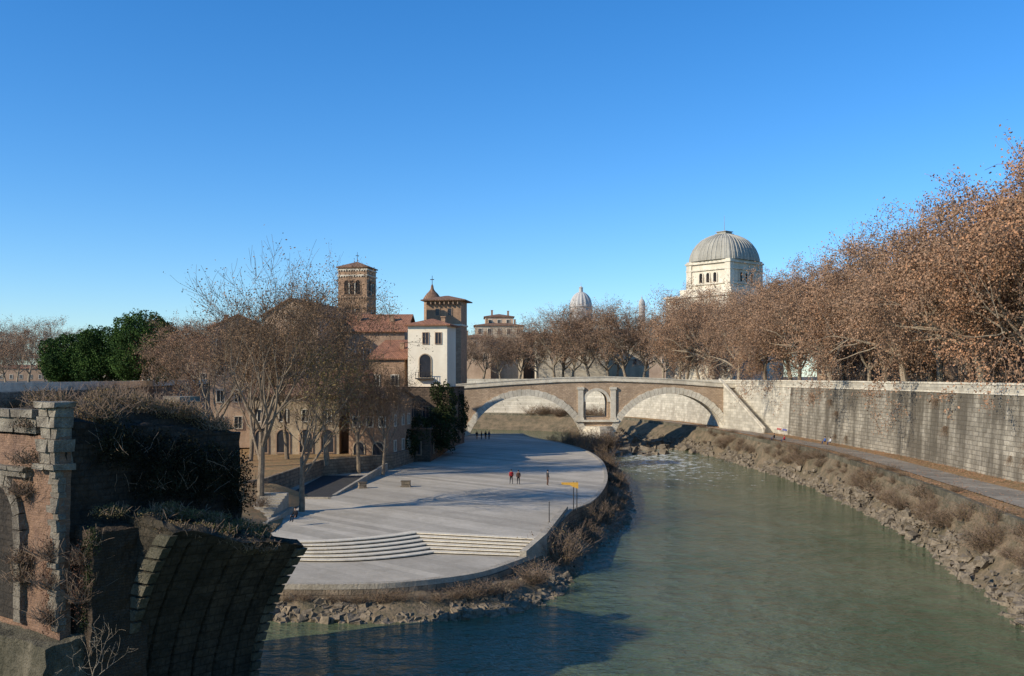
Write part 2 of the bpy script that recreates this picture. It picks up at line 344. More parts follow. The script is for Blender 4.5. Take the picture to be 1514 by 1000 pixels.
mb.add([(A0.x-n4.x*.3,A0.y-n4.y*.3,15.105),(B0.x-n4.x*.3,B0.y-n4.y*.3,5.405),(B0.x+n5.x,B0.y+n5.y,5.405),(A0.x+n5.x,A0.y+n5.y,15.105),(A0.x-n4.x*.3,A0.y-n4.y*.3,15.4),(B0.x-n4.x*.3,B0.y-n4.y*.3,5.7),(B0.x+n5.x,B0.y+n5.y,5.7),(A0.x+n5.x,A0.y+n5.y,15.4)],
       [(0,3,2,1),(4,5,6,7),(0,1,5,4),(1,2,6,5),(2,3,7,6),(3,0,4,7)])
rel(mb.build('handrail', m_trav), st)
leftq = [(-82,305),(-75,230),(-66,180),(-58,140),(-62,100),(-66,40),(-66,-40)]
gp = [(wx+1.0,wy) for wx,wy in wallS]
gp = gp+leftq+[(-4000,-40),(-4000,5000),(4000,5000),(4000,-40),(57,-40)]
mb = MB(); mb.add([(p[0],p[1],14.0) for p in gp], [tuple(range(len(gp)))]); tag(mb.build('ground', m_ground), kind='structure')
q3 = empty('quay_wall', (-62,100,0)); tag(q3, 'pale parapet wall of the far left embankment beyond the ruined bridge', 'wall')
mb = MB(); lq = [tuple(p) for p in subdiv_poly(leftq, 4)]; wall_strip(mb, lq, -1, 13.99, 1.5, 1, .5); rel(mb.build('masonry', m_quay), q3)
mb = MB(); wall_strip(mb, lq, 13.995, 15.1, .5, 1, 0); rel(mb.build('parapet', m_trav), q3)
def water_mat():
    m, nt, b, g = base('river water'); pos = g.outputs['Position']
    n1 = noisetex(nt, pos, .42, 5, (.8,1.2,1), .5); n2 = noisetex(nt, pos, .10, 3, (1,.6,1)); n3 = noisetex(nt, pos, 2.2, 3, (.7,1.3,1))
    h = mathn(nt, 'ADD', mathn(nt, 'MULTIPLY', n1, 1.0), mathn(nt, 'ADD', mathn(nt, 'MULTIPLY', n2, .9), mathn(nt, 'MULTIPLY', n3, .24)))
    col = mixc(nt, ramp(nt, n2, .35, .65), (.070,.095,.042), (.118,.132,.066))
    s = nn(nt, 'ShaderNodeVectorMath', operation='DISTANCE')
    mp = nn(nt, 'ShaderNodeMapping'); mp.inputs['Scale'].default_value = (1.6,.42,0); nt.links.new(pos, mp.inputs[0]); nt.links.new(mp.outputs[0], s.inputs[0]); s.inputs[1].default_value = (28*1.6,190*.42,0)
    mask = mathn(nt, 'SUBTRACT', 1.0, ramp(nt, s.outputs['Value'], 4, 24), True)
    fo = noisetex(nt, pos, .8, 8, (.8,.6,1), .78)
    ff = ramp(nt, mathn(nt, 'ADD', fo, mathn(nt, 'MULTIPLY', mask, .13)), .60, .68)
    ff = mathn(nt, 'MULTIPLY', mathn(nt, 'MULTIPLY', ff, .85), mathn(nt, 'GREATER_THAN', mask, .01))
    col = mixc(nt, ff, col, (.66,.66,.6))
    nt.links.new(col, b.inputs['Base Color'])
    nt.links.new(mathn(nt, 'ADD', mathn(nt, 'MULTIPLY', ff, .5), .07), b.inputs['Roughness'])
    b.inputs['IOR'].default_value = 1.33; b.inputs['Specular IOR Level'].default_value = .34
    bp = nn(nt, 'ShaderNodeBump'); bp.inputs['Strength'].default_value = .9; bp.inputs['Distance'].default_value = .8
    nt.links.new(h, bp.inputs['Height']); nt.links.new(bp.outputs[0], b.inputs['Normal'])
    return m
mb = MB(); mb.add([(-120,-60,0),(90,-60,0),(90,360,0),(-120,360,0)], [(0,1,2,3)]); tag(mb.build('water', water_mat()), kind='structure')
# ------------------------------------------------------------------ island platform
def halfline(l, r, n=10):
    a, b, c = [np.array(p, float) for p in l]; ctl = 2*b-.5*(a+c); out = []
    for i in range(n+1):
        t = i/n; out.append((1-t)**2*a+2*t*(1-t)*ctl+t*t*c)
    d = np.array(r, float)
    for i in range(1,n+1):
        t = i/n; out.append(c*(1-t)+d*t)
    return out
topS = halfline([(-17.8,77.6),(-12.9,78.6),(-8.3,82.3)], (2.3,78.8)); botS = halfline([(-16.9,74.2),(-11.4,74.0),(-6.2,77.2)], (1.0,75.8))
edgeR = [(2.5,78.9),(5.2,93.8),(7.9,101.4),(10.5,115),(12.3,131),(13.4,152.5),(12.3,173.7),(9,191),(4,208),(2,222)]
eR = [tuple(p) for p in subdiv_poly(edgeR, 5)]
poly = [(-24,78.4)]+[tuple(p) for p in topS[:-1]]+eR+[(-60,222),(-60,78.4)]
mb = MB(); mb.prism(poly, .2, 2.9); tag(mb.build('pavement', m_paving), kind='structure')
outer = [(2.4,78.9),(.15,74),(-2.7,69.5),(-7.2,66.7),(-10.8,66),(-15.1,66),(-24,66.6),(-40,70)]
oS = [tuple(p) for p in subdiv_poly(outer, 6)]
mb = MB(); mb.prism([(2.2,80.5)]+oS[1:]+[(-40,84),(-10,84)], .1, 1.9); tag(mb.build('quay_floor', m_paving), kind='structure')
stp = empty('river_steps', (-8,79,1.9)); tag(stp, 'broad curved pale stone steps at the tip of the island platform', 'stairs')
NS = 6
for i in range(NS):
    t0 = i/NS; t1 = 1.02
    ln = [a*(1-t0)+b*t0 for a, b in zip(botS, topS)]; back = [a*(1-t1)+b*t1 for a, b in zip(botS, topS)]
    z1 = 1.9+(i+1)/NS*1.0-.004*(i == NS-1); z0 = 1.9+i/NS
    mb = MB(); pl = [tuple(p) for p in ln]+[tuple(p) for p in back[::-1]]; mb.prism(pl, z0+.002 if i else 1.905, z1)
    for j in range(len(ln)-1):
        a = ln[j]; b = ln[j+1]; d = (b-a)/np.linalg.norm(b-a); nv = np.array([d[1],-d[0]])*.14
        mb.add([(*a,z1-.07),(*b,z1-.07),(*(b+nv),z1-.07),(*(a+nv),z1-.07),(*a,z1+.004),(*b,z1+.004),(*(b+nv),z1+.004),(*(a+nv),z1+.004)],
               [(0,3,2,1),(4,5,6,7),(0,1,5,4),(1,2,6,5),(2,3,7,6),(3,0,4,7)], 0)
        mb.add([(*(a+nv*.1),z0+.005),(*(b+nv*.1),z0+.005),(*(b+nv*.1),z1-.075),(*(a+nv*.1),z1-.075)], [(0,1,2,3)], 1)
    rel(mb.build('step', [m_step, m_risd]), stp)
m_edge = M('edge masonry', (.40,.30,.195), (.22,.17,.115), 1.2, brick=(.9,.4,.03), streak=.4, bump=.6)
m_cop = M('worn coping', (.44,.375,.28), (.28,.235,.17), 1.0, bump=.4)
iw = empty('river_wall', (5,90,0)); tag(iw, 'curved masonry retaining wall around the paved tip of the island', 'wall')
mb = MB(); wall_strip(mb, [(x+.03,y) for x,y in eR], -1, 2.85, .4, 1, 0); rel(mb.build('river_face', m_edge), iw)
mb = MB(); wall_strip(mb, [(x-.05,y) for x,y in eR[4:]], 2.85, 2.98, .45, 1, 0); rel(mb.build('coping', m_cop), iw)
mb = MB(); wall_strip(mb, [(x,y-.03) for x,y in oS], -1, 1.6, .35, -1, 0); wall_strip(mb, [(x,y-.03) for x,y in oS], -1, 1.6, .35, 1, 0); rel(mb.build('front_face', m_edge), iw)
mb = MB(); wall_strip(mb, [(x,y-.4) for x,y in oS], 1.6, 1.96, .6, 1, 0); rel(mb.build('front_coping', m_cop), iw)
mb = MB(); P0 = [(4.9,95),(2.3,78.9),(.6,75.6)]
vs = []
for (x,y), zt in zip(P0, (3.3,3.25,2.4)): vs += [(x,y,.5),(x,y,zt),(x+.5,y-.1,zt),(x+.5,y-.1,.5)]
mb.add(vs, [(i*4+j, i*4+(j+1)%4, (i+1)*4+(j+1)%4, (i+1)*4+j) for i in range(2) for j in range(4)]+[(0,1,2,3),(8,9,10,11)])
rel(mb.build('stepped_parapet', m_cop), iw)
O_ = [(-40,70),(-24,66.6),(-15.1,66),(-10.8,66),(-7.2,66.7),(-2.7,69.5),(.15,74),(2.5,78.8),(5.2,93.8),(7.9,101.4),(10.5,115),(12.3,131),(13.4,152.5),(12.3,173.7),(9.5,191),(7,208),(6,222)]
W_ = [(-40,68),(-24,64.4),(-15.5,63.6),(-9.8,63.2),(-5.0,63.8),(-.4,65.6),(3.0,70.6),(5.0,79),(8.6,93),(11.6,103),(14.0,116),(15.7,131),(17.4,152),(18.0,172),(18.5,195),(19,210),(16,226)]
tag(loft('island_bank', [z_(O_,1.15), z_(lerpL(O_,W_,.5),.75), z_(W_,.0), z_(lerpL(O_,W_,1.5),-1)], m_bank, mid=4, amp=.45, seed=7), kind='structure')
terr = [(-60,98),(-30,98),(-26.5,104),(-25,128),(-17,137),(-13.5,160),(-11.5,200),(-11.5,222),(-60,222)]
mb = MB(); mb.prism(terr, 2.0, 4.8); tag(mb.build('island_ground', m_litter), kind='structure')
mb = MB(); wall_strip(mb, terr[1:8], 2.0, 5.0, .35, 1, 0); tag(mb.build('terrace_wall', m_edge), 'low brown wall holding up the ground beneath the island houses', 'wall')
tag(loft('slope', [[(-45,80,4.9),(-33,84,4.9),(-29,98,4.85),(-27,104,4.83)], [(-45,76,4.0),(-27,80,4.2),(-24,92,4.3),(-25,104,4.4)], [(-45,72,2.4),(-22,77.5,2.95),(-21,92,2.93),(-22,106,2.93)]], m_litter, mid=4, amp=.25), kind='structure')
mb = MB(); mb.add([(-24.5,104,2.92),(-19.5,104,2.92),(-17.5,128,2.92),(-24.6,128,2.92)], [(0,1,2,3)]); tag(mb.build('ramp', m_asph), kind='structure')
mb = MB()
for a, b, z0, z1 in (((-19.4,106),(-17.3,134),3.05,4.0), ((-24.9,104),(-19.4,103.6),3.05,3.1)):
    mb.add([(a[0],a[1],2.9),(b[0],b[1],2.9),(b[0]+.35,b[1]+.1,2.9),(a[0]+.35,a[1]+.4,2.9),(a[0],a[1],z0),(b[0],b[1],z1),(b[0]+.35,b[1]+.1,z1),(a[0]+.35,a[1]+.4,z0)], [(0,3,2,1),(4,5,6,7),(0,1,5,4),(1,2,6,5),(2,3,7,6),(3,0,4,7)])
tag(mb.build('ramp_wall', m_cop), 'slanting pale stone kerb beside the dark asphalt ramp on the island', 'wall')
mb = MB()
for i in range(11): mb.box(-23.6, -21.2, 84+i*.85, 84+(i+1)*.85, 2.8, 3.1+i*.17)
mb.box(-21.2,-20.8,83.6,93.6,2.8,3.4)
tag(mb.build('garden_stair', m_cop), 'narrow stone stair climbing beside the bare trees left of the platform', 'stairs')
# ------------------------------------------------------------------ rocks
def rocks(name, spots, mat, seed, smin, smax):
    rg = np.random.default_rng(seed); n = len(spots); base_ = np.array([[-1,-1,-1],[1,-1,-1],[1,1,-1],[-1,1,-1],[-.8,-.8,1],[.8,-.8,1],[.8,.8,1],[-.8,.8,1]], float)
    s = smin+(smax-smin)*rg.random(n)**3
    V = base_[None]*(1+rg.normal(size=(n,8,3))*.25); V *= (s[:,None]*rg.uniform(.6,1.3,(n,3)))[:,None,:]*np.array([1,1,.65])
    a = rg.uniform(0,6.28,n); t = rg.normal(size=n)*.4
    ca, sa = np.cos(a)[:,None], np.sin(a)[:,None]; ct, st_ = np.cos(t)[:,None], np.sin(t)[:,None]
    x, y, z = V[...,0], V[...,1], V[...,2]; y, z = y*ct-z*st_, y*st_+z*ct; x, y = x*ca-y*sa, x*sa+y*ca
    V = np.stack([x,y,z],-1)+np.array(spots)[:,None,:]
    f = np.array([(0,3,2,1),(4,5,6,7),(0,1,5,4),(1,2,6,5),(2,3,7,6),(3,0,4,7)]); f = (f[None]+(np.arange(n)*8)[:,None,None]).reshape(-1,4)
    return npmesh(name, [(V.reshape(-1,3),f,0)], [mat])
rn = random.Random(5)
cS = subdiv_poly([(p[0],p[1]) for p in curbL[:12]], 6); wS = subdiv_poly([(p[0],p[1]) for p in watL[:12]], 6)
sp = []
while len(sp) < 8500:
    k = rn.random()*(len(cS)-2); j = int(k); fr = k-j; t = rn.choice([rn.uniform(.45,1.05), rn.gauss(.97,.08), rn.gauss(.9,.12)])
    if noise.noise(Vector((k*.35, t*1.5, 2))) < -.12 and rn.random() < .75: continue
    a = cS[j]*(1-fr)+cS[j+1]*fr; b = wS[j]*(1-fr)+wS[j+1]*fr; p = a*(1-t)+b*t
    p = p+np.array([rn.gauss(0,.3)-.6*max(0,noise.noise(Vector((k*.5,7,1)))),0]); sp.append((p[0],p[1], max(-.05, 4.1-4.15*t)+rn.uniform(-.15,.05)))
tag(rocks('rubble', sp, m_rock, 1, .06, .50), 'loose brown rubble along the water edge of the right bank', 'rubble', kind='stuff')
oS2 = subdiv_poly(O_[1:], 6); wS2 = subdiv_poly(W_[1:], 6); sp = []
for i in range(3600):
    k = rn.random()*(len(oS2)-2)*(1 if i%2 else .42); j = int(k); fr = k-j; t = rn.uniform(.2,1.1); a = oS2[j]*(1-fr)+oS2[j+1]*fr; b = wS2[j]*(1-fr)+wS2[j+1]*fr; p = a*(1-t)+b*t
    sp.append((p[0],p[1], 1.1-1.15*t))
tag(rocks('island_rubble', sp, M('dark river rock', (.28,.215,.145), (.11,.09,.06), .9, bump=.6), 2, .06, .40), 'small stones and debris at the foot of the island wall', 'rubble', kind='stuff')
sp = [(rn.gauss(29,5), rn.gauss(222,6), rn.uniform(-.1,.3)) for i in range(260)]+[(rn.gauss(26,3.5), rn.gauss(203,4), -.05) for i in range(50)]
tag(rocks('gravel_bar', sp, m_rock, 3, .3, 1.3), 'stones breaking the shallow water beneath the right bridge arch', 'rubble', kind='stuff')
# ------------------------------------------------------------------ Roman bridge
B0, B1 = 212.0, 218.0; br = empty('arch_bridge', (18.7,215,0)); tag(br, 'old brick and stone bridge with two wide arches and a small central opening', 'bridge')
def topz(x): return float(np.interp(x, [-16,-10.5,.4,10,20.8,30,35.4,46,49], [13.9,14.2,15.0,15.55,15.75,15.45,15.2,14.4,14.3]))
arches = [(2.97,-1.25,12.95),(34.25,-.6,12.76)]
def band(mb, x0, x1, lo, hi, y0, y1, n=30, mi=0):
    xs = [x0+(x1-x0)*i/n for i in range(n+1)]; vs = []
    for x in xs: vs += [(x,y0,lo(x)),(x,y0,hi(x)),(x,y1,hi(x)),(x,y1,lo(x))]
    mb.add(vs, [(i*4+j, i*4+(j+1)%4, (i+1)*4+(j+1)%4, (i+1)*4+j) for i in range(n) for j in range(4)]+[(0,1,2,3), tuple(n*4+j for j in (3,2,1,0))], mi)
mb = MB(); bt = lambda x: topz(x)-.95
def arc(a): return lambda x: a[1]+math.sqrt(max(a[2]**2-(x-a[0])**2, 0.0))
for a in arches:
    hw = math.sqrt(a[2]**2-(a[1]+1)**2)-.001
    band(mb, a[0]-hw, a[0]+hw, lambda x, a=a: max(arc(a)(x), -1.0), bt, B0, B1, 80)
band(mb, -17, arches[0][0]-12.94, lambda x: -1, bt, B0, B1, 3)
pl, pr = arches[0][0]+12.94, arches[1][0]-12.75
def sm(x): return 10.35+math.sqrt(max(2.35**2-(x-18.25)**2,0))
band(mb, pl, 15.9, lambda x: -1, bt, B0, B1, 2); band(mb, 20.6, pr, lambda x: -1, bt, B0, B1, 2)
band(mb, 15.9, 20.6, lambda x: -1, lambda x: 7.05, B0, B1, 2); band(mb, 15.9, 20.6, sm, bt, B0, B1, 24)
band(mb, arches[1][0]+12.75, 50, lambda x: -1, bt, B0, B1, 3)
rel(mb.build('spandrel_wall', m_fbrick), br)
for a in arches:
    mb = MB(); n = 44
    for i in range(n):
        vs = []
        for q_ in (i+.03, i+.97):
            t = math.pi*(.02+.96*q_/n); c, s = math.cos(t), math.sin(t)
            for r, y in ((a[2]-.02,B0-.22),(a[2]+1.3+.1*(i%2),B0-.22),(a[2]+1.3+.1*(i%2),B1+.22),(a[2]-.02,B1+.22)): vs.append((a[0]+r*c, y, a[1]+r*s))
        mb.add(vs, [(j, (j+1)%4, 4+(j+1)%4, 4+j) for j in range(4)]+[(0,1,2,3),(7,6,5,4)])
    rel(mb.build('arch_ring', m_trav), br)
mb = MB(); vs = []; n = 24
for i in range(n+1):
    t = math.pi*i/n; c, s = math.cos(t), math.sin(t)
    for r, y in ((2.33,B0-.18),(2.95,B0-.18),(2.95,B0+.5),(2.33,B0+.5)): vs.append((18.25+r*c,y,10.35+r*s))
mb.add(vs, [(i*4+j, i*4+(j+1)%4, (i+1)*4+(j+1)%4, (i+1)*4+j) for i in range(n) for j in range(4)]); rel(mb.build('window_arch', m_trav), br)
for x in (14.2, 21.2):
    mb = MB(); mb.box(x,x+1.15,B0-.35,B0+.3,6.9,13.5); mb.box(x-.2,x+1.35,B0-.5,B0+.3,13.0,13.5+.05); mb.box(x-.15,x+1.3,B0-.48,B0+.3,6.5,6.95); rel(mb.build('pilaster', m_trav), br)
mb = MB(); mb.box(13.6,23,B0-.55,B0+.3,6.05,6.5); rel(mb.build('pier_ledge', m_trav), br)
mb = MB(); band(mb, -17, 50, lambda x: topz(x)-.95, lambda x: topz(x)-.7, B0-.3, B1+.3, 50); band(mb, -17, 50, lambda x: topz(x)-.69, lambda x: topz(x)-.12, B0-.1, B0+.35, 50); band(mb, -17, 50, lambda x: topz(x)-.69, lambda x: topz(x)-.12, B1-.35, B1+.1, 50)
rel(mb.build('parapet', m_trav), br)
mb = MB(); band(mb, -17, 50, lambda x: topz(x)-.115, lambda x: topz(x)+.1, B0-.2, B0+.42, 50); rel(mb.build('parapet_coping', m_trav), br)
mb = MB(); mb.prism([(15.0,B0-.01),(15.6,B0-1.8),(17.0,B0-3.2),(18.7,B0-3.8),(20.4,B0-3.2),(21.8,B0-1.8),(22.3,B0-.01)], -1, 4.0)
mb.prism([(15.3,B0-.02),(16.6,B0-2.2),(18.7,B0-3.1),(20.8,B0-2.2),(22.0,B0-.02)], 4.0, 4.6); mb.prism([(15.6,B0-.03),(17.2,B0-1.6),(18.7,B0-2.1),(20.2,B0-1.6),(21.7,B0-.03)], 4.6, 5.1); rel(mb.build('cutwater', m_trav), br)
# ------------------------------------------------------------------ buildings
def building(name, label, cat, X, Y, rz, w, d, z0, z1, wallm, roof=None, rh=2, roofm=m_tile, over=.5, group=None, cornice=None, chim=()):
    r = empty(name, (X,Y,z0), math.radians(rz)); tag(r, label, cat, group); h = z1-z0; r['_w'] = w; r['_h'] = h; r['_d'] = d
    mb = MB(); mb.box(-w/2,w/2,0,d,0,h)
    if roof == 'gy': mb.add([(-w/2,.01,h),(w/2,.01,h),(0,.01,h+rh-.1),(-w/2,d-.01,h),(w/2,d-.01,h),(0,d-.01,h+rh-.1)], [(0,1,2),(3,5,4)])
    if roof == 'gx': mb.add([(-w/2+.01,0,h),(-w/2+.01,d,h),(-w/2+.01,d/2,h+rh-.1),(w/2-.01,0,h),(w/2-.01,d,h),(w/2-.01,d/2,h+rh-.1)], [(0,2,1),(3,4,5)])
    mb.build('wall', wallm, r)
    x0,x1,y0,y1 = -w/2-over,w/2+over,-over,d+over; t = .22; zb = h+.004
    if roof:
        mb = MB()
        if roof == 'flat': mb.box(x0,x1,y0,y1,zb,zb+rh)
        elif roof == 'gy':
            k = over*rh/(w/2)
            for s in (-1,1):
                e = s*(w/2+over); mb.add([(e,y0,zb-k),(0,y0,zb+rh),(0,y1,zb+rh),(e,y1,zb-k),(e,y0,zb-k+t),(0,y0,zb+rh+t),(0,y1,zb+rh+t),(e,y1,zb-k+t)],[(0,1,2,3),(4,5,6,7),(0,1,5,4),(1,2,6,5),(2,3,7,6),(3,0,4,7)])
        elif roof == 'gx':
            k = over*rh/(d/2)
            for e in (y0,y1): mb.add([(x0,e,zb-k),(x0,d/2,zb+rh),(x1,d/2,zb+rh),(x1,e,zb-k),(x0,e,zb-k+t),(x0,d/2,zb+rh+t),(x1,d/2,zb+rh+t),(x1,e,zb-k+t)],[(0,1,2,3),(4,5,6,7),(0,1,5,4),(1,2,6,5),(2,3,7,6),(3,0,4,7)])
        elif roof == 'hip':
            m_ = min(w,d)/2
            if w >= d: rp = [(-w/2+m_,d/2),(w/2-m_+.01,d/2)]
            else: rp = [(0,m_),(0,d-m_+.01)]
            mb.box(x0,x1,y0,y1,zb,zb+t)
            A = [(x0,y0,zb+t+.003),(x1,y0,zb+t+.003),(x1,y1,zb+t+.003),(x0,y1,zb+t+.003),(*rp[0],zb+rh),(*rp[1],zb+rh)]
            mb.add(A, [(0,1,5,4),(1,2,5),(2,3,4,5),(3,0,4)] if w >= d else [(0,1,4),(1,2,5,4),(2,3,5),(3,0,4,5)])
        elif roof == 'shed': mb.add([(x0,y0,zb),(x1,y0,zb),(x1,y1,zb+rh),(x0,y1,zb+rh),(x0,y0,zb-t),(x1,y0,zb-t),(x1,y1,zb-t),(x0,y1,zb-t)],[(0,1,2,3),(4,5,6,7),(0,1,5,4),(1,2,6,5),(2,3,7,6),(3,0,4,7)])
        ro = mb.build('roof', roofm, r)
        for cx_, cy_, ch in chim:
            mb = MB(); mb.box(cx_-.35,cx_+.35,cy_-.3,cy_+.3,h-.5,h+ch); mb.box(cx_-.45,cx_+.45,cy_-.4,cy_+.4,h+ch+.002,h+ch+.15); mb.build('chimney', m_brick, ro)
    if cornice:
        for zc in cornice:
            mb = MB(); o = .22; mb.box(-w/2-o,w/2+o,-o,d+o,zc,zc+.35); mb.build('cornice', m_trav, r)
    return r
def outline(ww, hh, arched, n=8):
    if not arched: return [(-ww/2,0),(ww/2,0),(ww/2,hh),(-ww/2,hh)]
    r = ww/2; return [(-r,0),(r,0)]+[(r*math.cos(math.pi*i/n), hh-r+r*math.sin(math.pi*i/n)) for i in range(n+1)]
def win(r, face, u, z, ww, hh, arched=False, fm=m_trav, ft=.15, pm=m_pane, sill=False):
    w, d = r['_w'], r['_d']
    mp = {'f': lambda a,o,b: (a,-o,b), 'r': lambda a,o,b: (w/2+o, a, b), 'l': lambda a,o,b: (-w/2-o, d-a, b)}[face]
    ol = outline(ww,hh,arched); ou = outline(ww+2*ft,hh+2*ft,arched); mb = MB(); n = len(ol)
    vs = [mp(u+a,.03,z+b) for a,b in ol]; mb.add(vs, [tuple(range(n))])
    p = mb.build('window', pm, r)
    mb = MB(); vs = []
    for (a,b),(a2,b2) in zip(ol,ou):
        vs += [mp(u+a,.0,z+b), mp(u+a,.13,z+b), mp(u+a2,.13,z+b2-ft), mp(u+a2,.0,z+b2-ft)]
    mb.add(vs, [(i*4+j, i*4+(j+1)%4, ((i+1)%n)*4+(j+1)%4, ((i+1)%n)*4+j) for i in range(n) for j in range(4)])
    if not arched and fm is not m_void and ww > .8:
        q = [mp(u-.04,.03,z), mp(u+.04,.03,z), mp(u+.04,.07,z), mp(u-.04,.07,z)]; q2 = [(x,y,zz+hh) for x,y,zz in q]
        mb.add(q+q2, [(0,3,2,1),(4,5,6,7),(0,1,5,4),(1,2,6,5),(2,3,7,6),(3,0,4,7)])
    mb.build('frame', fm, p)
    return p
def rows(r, face, us, zs, ww, hh, **kw):
    for z in zs:
        for u in us: win(r, face, u, z, ww, hh, **kw)
VY = 158
H = building('villa', 'cream square tower house with red tiled roof and one tall arched window', 'building', PX(632,VY), VY, -10, 6.5, 6.0, PZ(572,VY), PZ(482,VY), m_cream, 'hip', 1.3, m_tile, .6, chim=((1.6,4.2,1.6),))
rows(H,'f',(-.3,1.8),(6.9,),.9,1.75,ft=.1,fm=m_brown); win(H,'f',-.35,1.5,1.85,3.7,True,fm=m_yellow); rows(H,'l',(2,4.4),(6.9,),.9,1.6)
mb = MB()
mb.box(-1.8,1.1,-.9,-.005,1.2,1.4)
for i in range(7): mb.box(-1.75+i*.45,-1.68+i*.45,-.86,-.8,1.4,2.3)
mb.box(-1.78,1.08,-.88,-.78,2.3,2.38); mb.build('balcony', m_iron, H)
Hb = building('lower_house', 'brown shade toned masonry base building beneath the cream tower house', 'building', PX(630,VY-.6), VY-1.0, -10, 7.6, 11, 4.5, PZ(572,VY)-.02, m_shade, 'flat', .02, m_tile2, .2)
rows(Hb,'f',(-2.6,0,2.6),(1.2,4.8),1.0,1.7,ft=.1,fm=m_brown); rows(Hb,'r',(2,5,8),(1.2,4.8),1.0,1.7,fm=m_brown)
TY = 217
Tw = building('brick_tower', 'medieval brick tower with flat overhanging roof beside the bridge end', 'tower', PX(656,TY), TY, -8, 7.8, 7, 4.5, PZ(445,TY), m_brick, 'hip', 1.4, m_tile2, 1.1, cornice=(22.5,))
hT = Tw['_h']; rows(Tw,'f',(-1.4,1.4),(hT-3.2,),.8,1.5,fm=m_brown); win(Tw,'f',0,hT-10,.9,1.7); win(Tw,'f',1.0,hT-15,.9,1.6)
for i in range(8):
    mb = MB(); mb.box(-3.8+i*1.0,-3.6+i*1.0,-1.0,-.01,hT-.8,hT-.3); mb.build('bracket', m_brown, Tw)
Cu = empty('church_cupola', (PX(639,228),228,29)); tag(Cu, 'little church turret with rounded tiled cap and iron cross left of the brick tower', 'church dome')
mb = MB(); mb.prism([(math.cos(i*math.pi/4+.39)*2.0, math.sin(i*math.pi/4+.39)*2.0) for i in range(8)], -4, 4.6); mb.build('drum', m_brick, Cu)
mb = MB(); mb.lathe([(2.2,4.6),(1.9,5.2),(1.3,6.0),(.7,6.6),(.4,7.1),(.28,7.8),(.1,8.2)], k=16); mb.build('cap', m_tile2, Cu, True)
mb = MB(); mb.tube((0,0,8.1),(0,0,10.2),.08,.06,6); mb.box(-.45,.45,-.06,.06,9.2,9.38); mb.build('cross', m_iron, Cu)
BY = 204
Ca = building('bell_tower', 'tall romanesque brick bell tower with arched belfry openings and pyramid roof', 'tower', PX(521,BY), BY, -10, 6.2, 6.2, 5, PZ(396,BY), m_brick, 'hip', 1.6, m_tile2, .35, cornice=None)
hC = Ca['_h']
for zc in (hC-.5, hC-1.7, hC-6.2, hC-11.6, hC-16.5):
    mb = MB(); mb.box(-3.3,3.3,-.2,6.4,zc,zc+.24)
    for i in range(12): mb.box(-3.15+i*.55,-2.93+i*.55,-.18,-.003,zc-.22,zc-.004); mb.box(-3.25,-3.11,.1+i*.5,.3+i*.5,zc-.22,zc-.004)
    mb.build('cornice', m_trav if zc > hC-3 else m_brown, Ca)
for zz in (hC-5.6, hC-11.0, hC-15.9):
    for fc, c0 in (('f',0),('l',3.1),('r',3.1)):
        for k in (-1,0,1): win(Ca, fc, c0+k*1.24, zz, .98, 3.0, True, fm=m_brick, ft=.1, pm=m_void)
        mp = {'f': lambda a,z: (a,-.12,z), 'l': lambda a,z: (-3.22,6.2-a,z), 'r': lambda a,z: (3.22,a,z)}[fc]
        for k in (-.5,.5):
            mb = MB(); mb.tube(mp(c0+k*1.24,zz),mp(c0+k*1.24,zz+2.1),.11,.1,8); mb.tube(mp(c0+k*1.24,zz+2.1),mp(c0+k*1.24,zz+2.4),.13,.22,8); mb.build('colonnette', m_trav, Ca)
mb = MB(); mb.tube((0,3.1,hC+1.5),(0,3.1,hC+3.6),.06,.04,6); mb.box(-.35,.35,3.05,3.15,hC+2.8,hC+2.92); mb.build('cross', m_iron, Ca)
Ch = building('church_nave', 'long peach coloured church with tiled gable roof behind the bare trees', 'church', PX(430,166), 166, -10, 9.6, 30, 5, 26.2, m_peach, 'gy', 2.7, m_tile2, .5)
rows(Ch,'f',(-2.8,0,2.8),(14.5,),1.2,2.2,arched=True); rows(Ch,'f',(-3,0,3),(5,9),1.1,1.7); win(Ch,'f',0,20.2,1.6,1.6,True)
Cs = building('church_aisle', 'lower tiled church wing joining the nave to the bell tower', 'church', PX(497,178), 176, 0, 9.4, 18, 5, PZ(494,176), m_brown, 'gx', 4.2, m_tile2, .5, chim=((2,5,3.2),))
rows(Cs,'f',(-3,0,3),(8,12),1.1,1.8)
Cl = building('convent_wing', 'pale orange wing with tiled roof at the left end of the church', 'building', PX(355,150), 149, 14, 8.2, 26, 5, PZ(485,149), m_peach, 'gy', 1.9, m_tile, .5, chim=((-2,6,2.2),))
rows(Cl,'f',(-2.6,0,2.6),(3,7,11,14.6),1.0,1.7); rows(Cl,'l',(4,8,12,16,20),(7,11,14.6),1.0,1.7)
Cm = building('church_wing', 'brown wing with wide terracotta roof between church and cream tower house', 'building', PX(556,174), 172, -3, 10.6, 12, 5, PZ(489,172), m_brown, 'gx', 3.0, m_tile, .6, chim=((-3.4,3.5,3.0),(2.5,3.2,2.8)))
rows(Cm,'f',(-4,-1.3,1.4,4.1),(9.6,13.8),1.1,1.7)
Cn = building('gabled_house', 'brick house with steep sloping tile roof below the terracotta wing', 'building', PX(574,162), 160, -10, 6.0, 10, 4.8, PZ(530,160), m_brick, 'shed', 3.4, m_tile, .5, chim=((1.2,5,2.6),))
rows(Cn,'f',(-1.8,1.4),(4.5,9.5),1.1,1.7)
Yl = building('yellow_house', 'faded yellow house with arched ground floor behind the tree trunks', 'building', PX(440,141), 139, 4, 12.5, 14, 4.7, PZ(585,139), m_yellow, 'gx', 2.2, m_tile2, .5, chim=((-3,4,2.6),(4,5,2.4)))
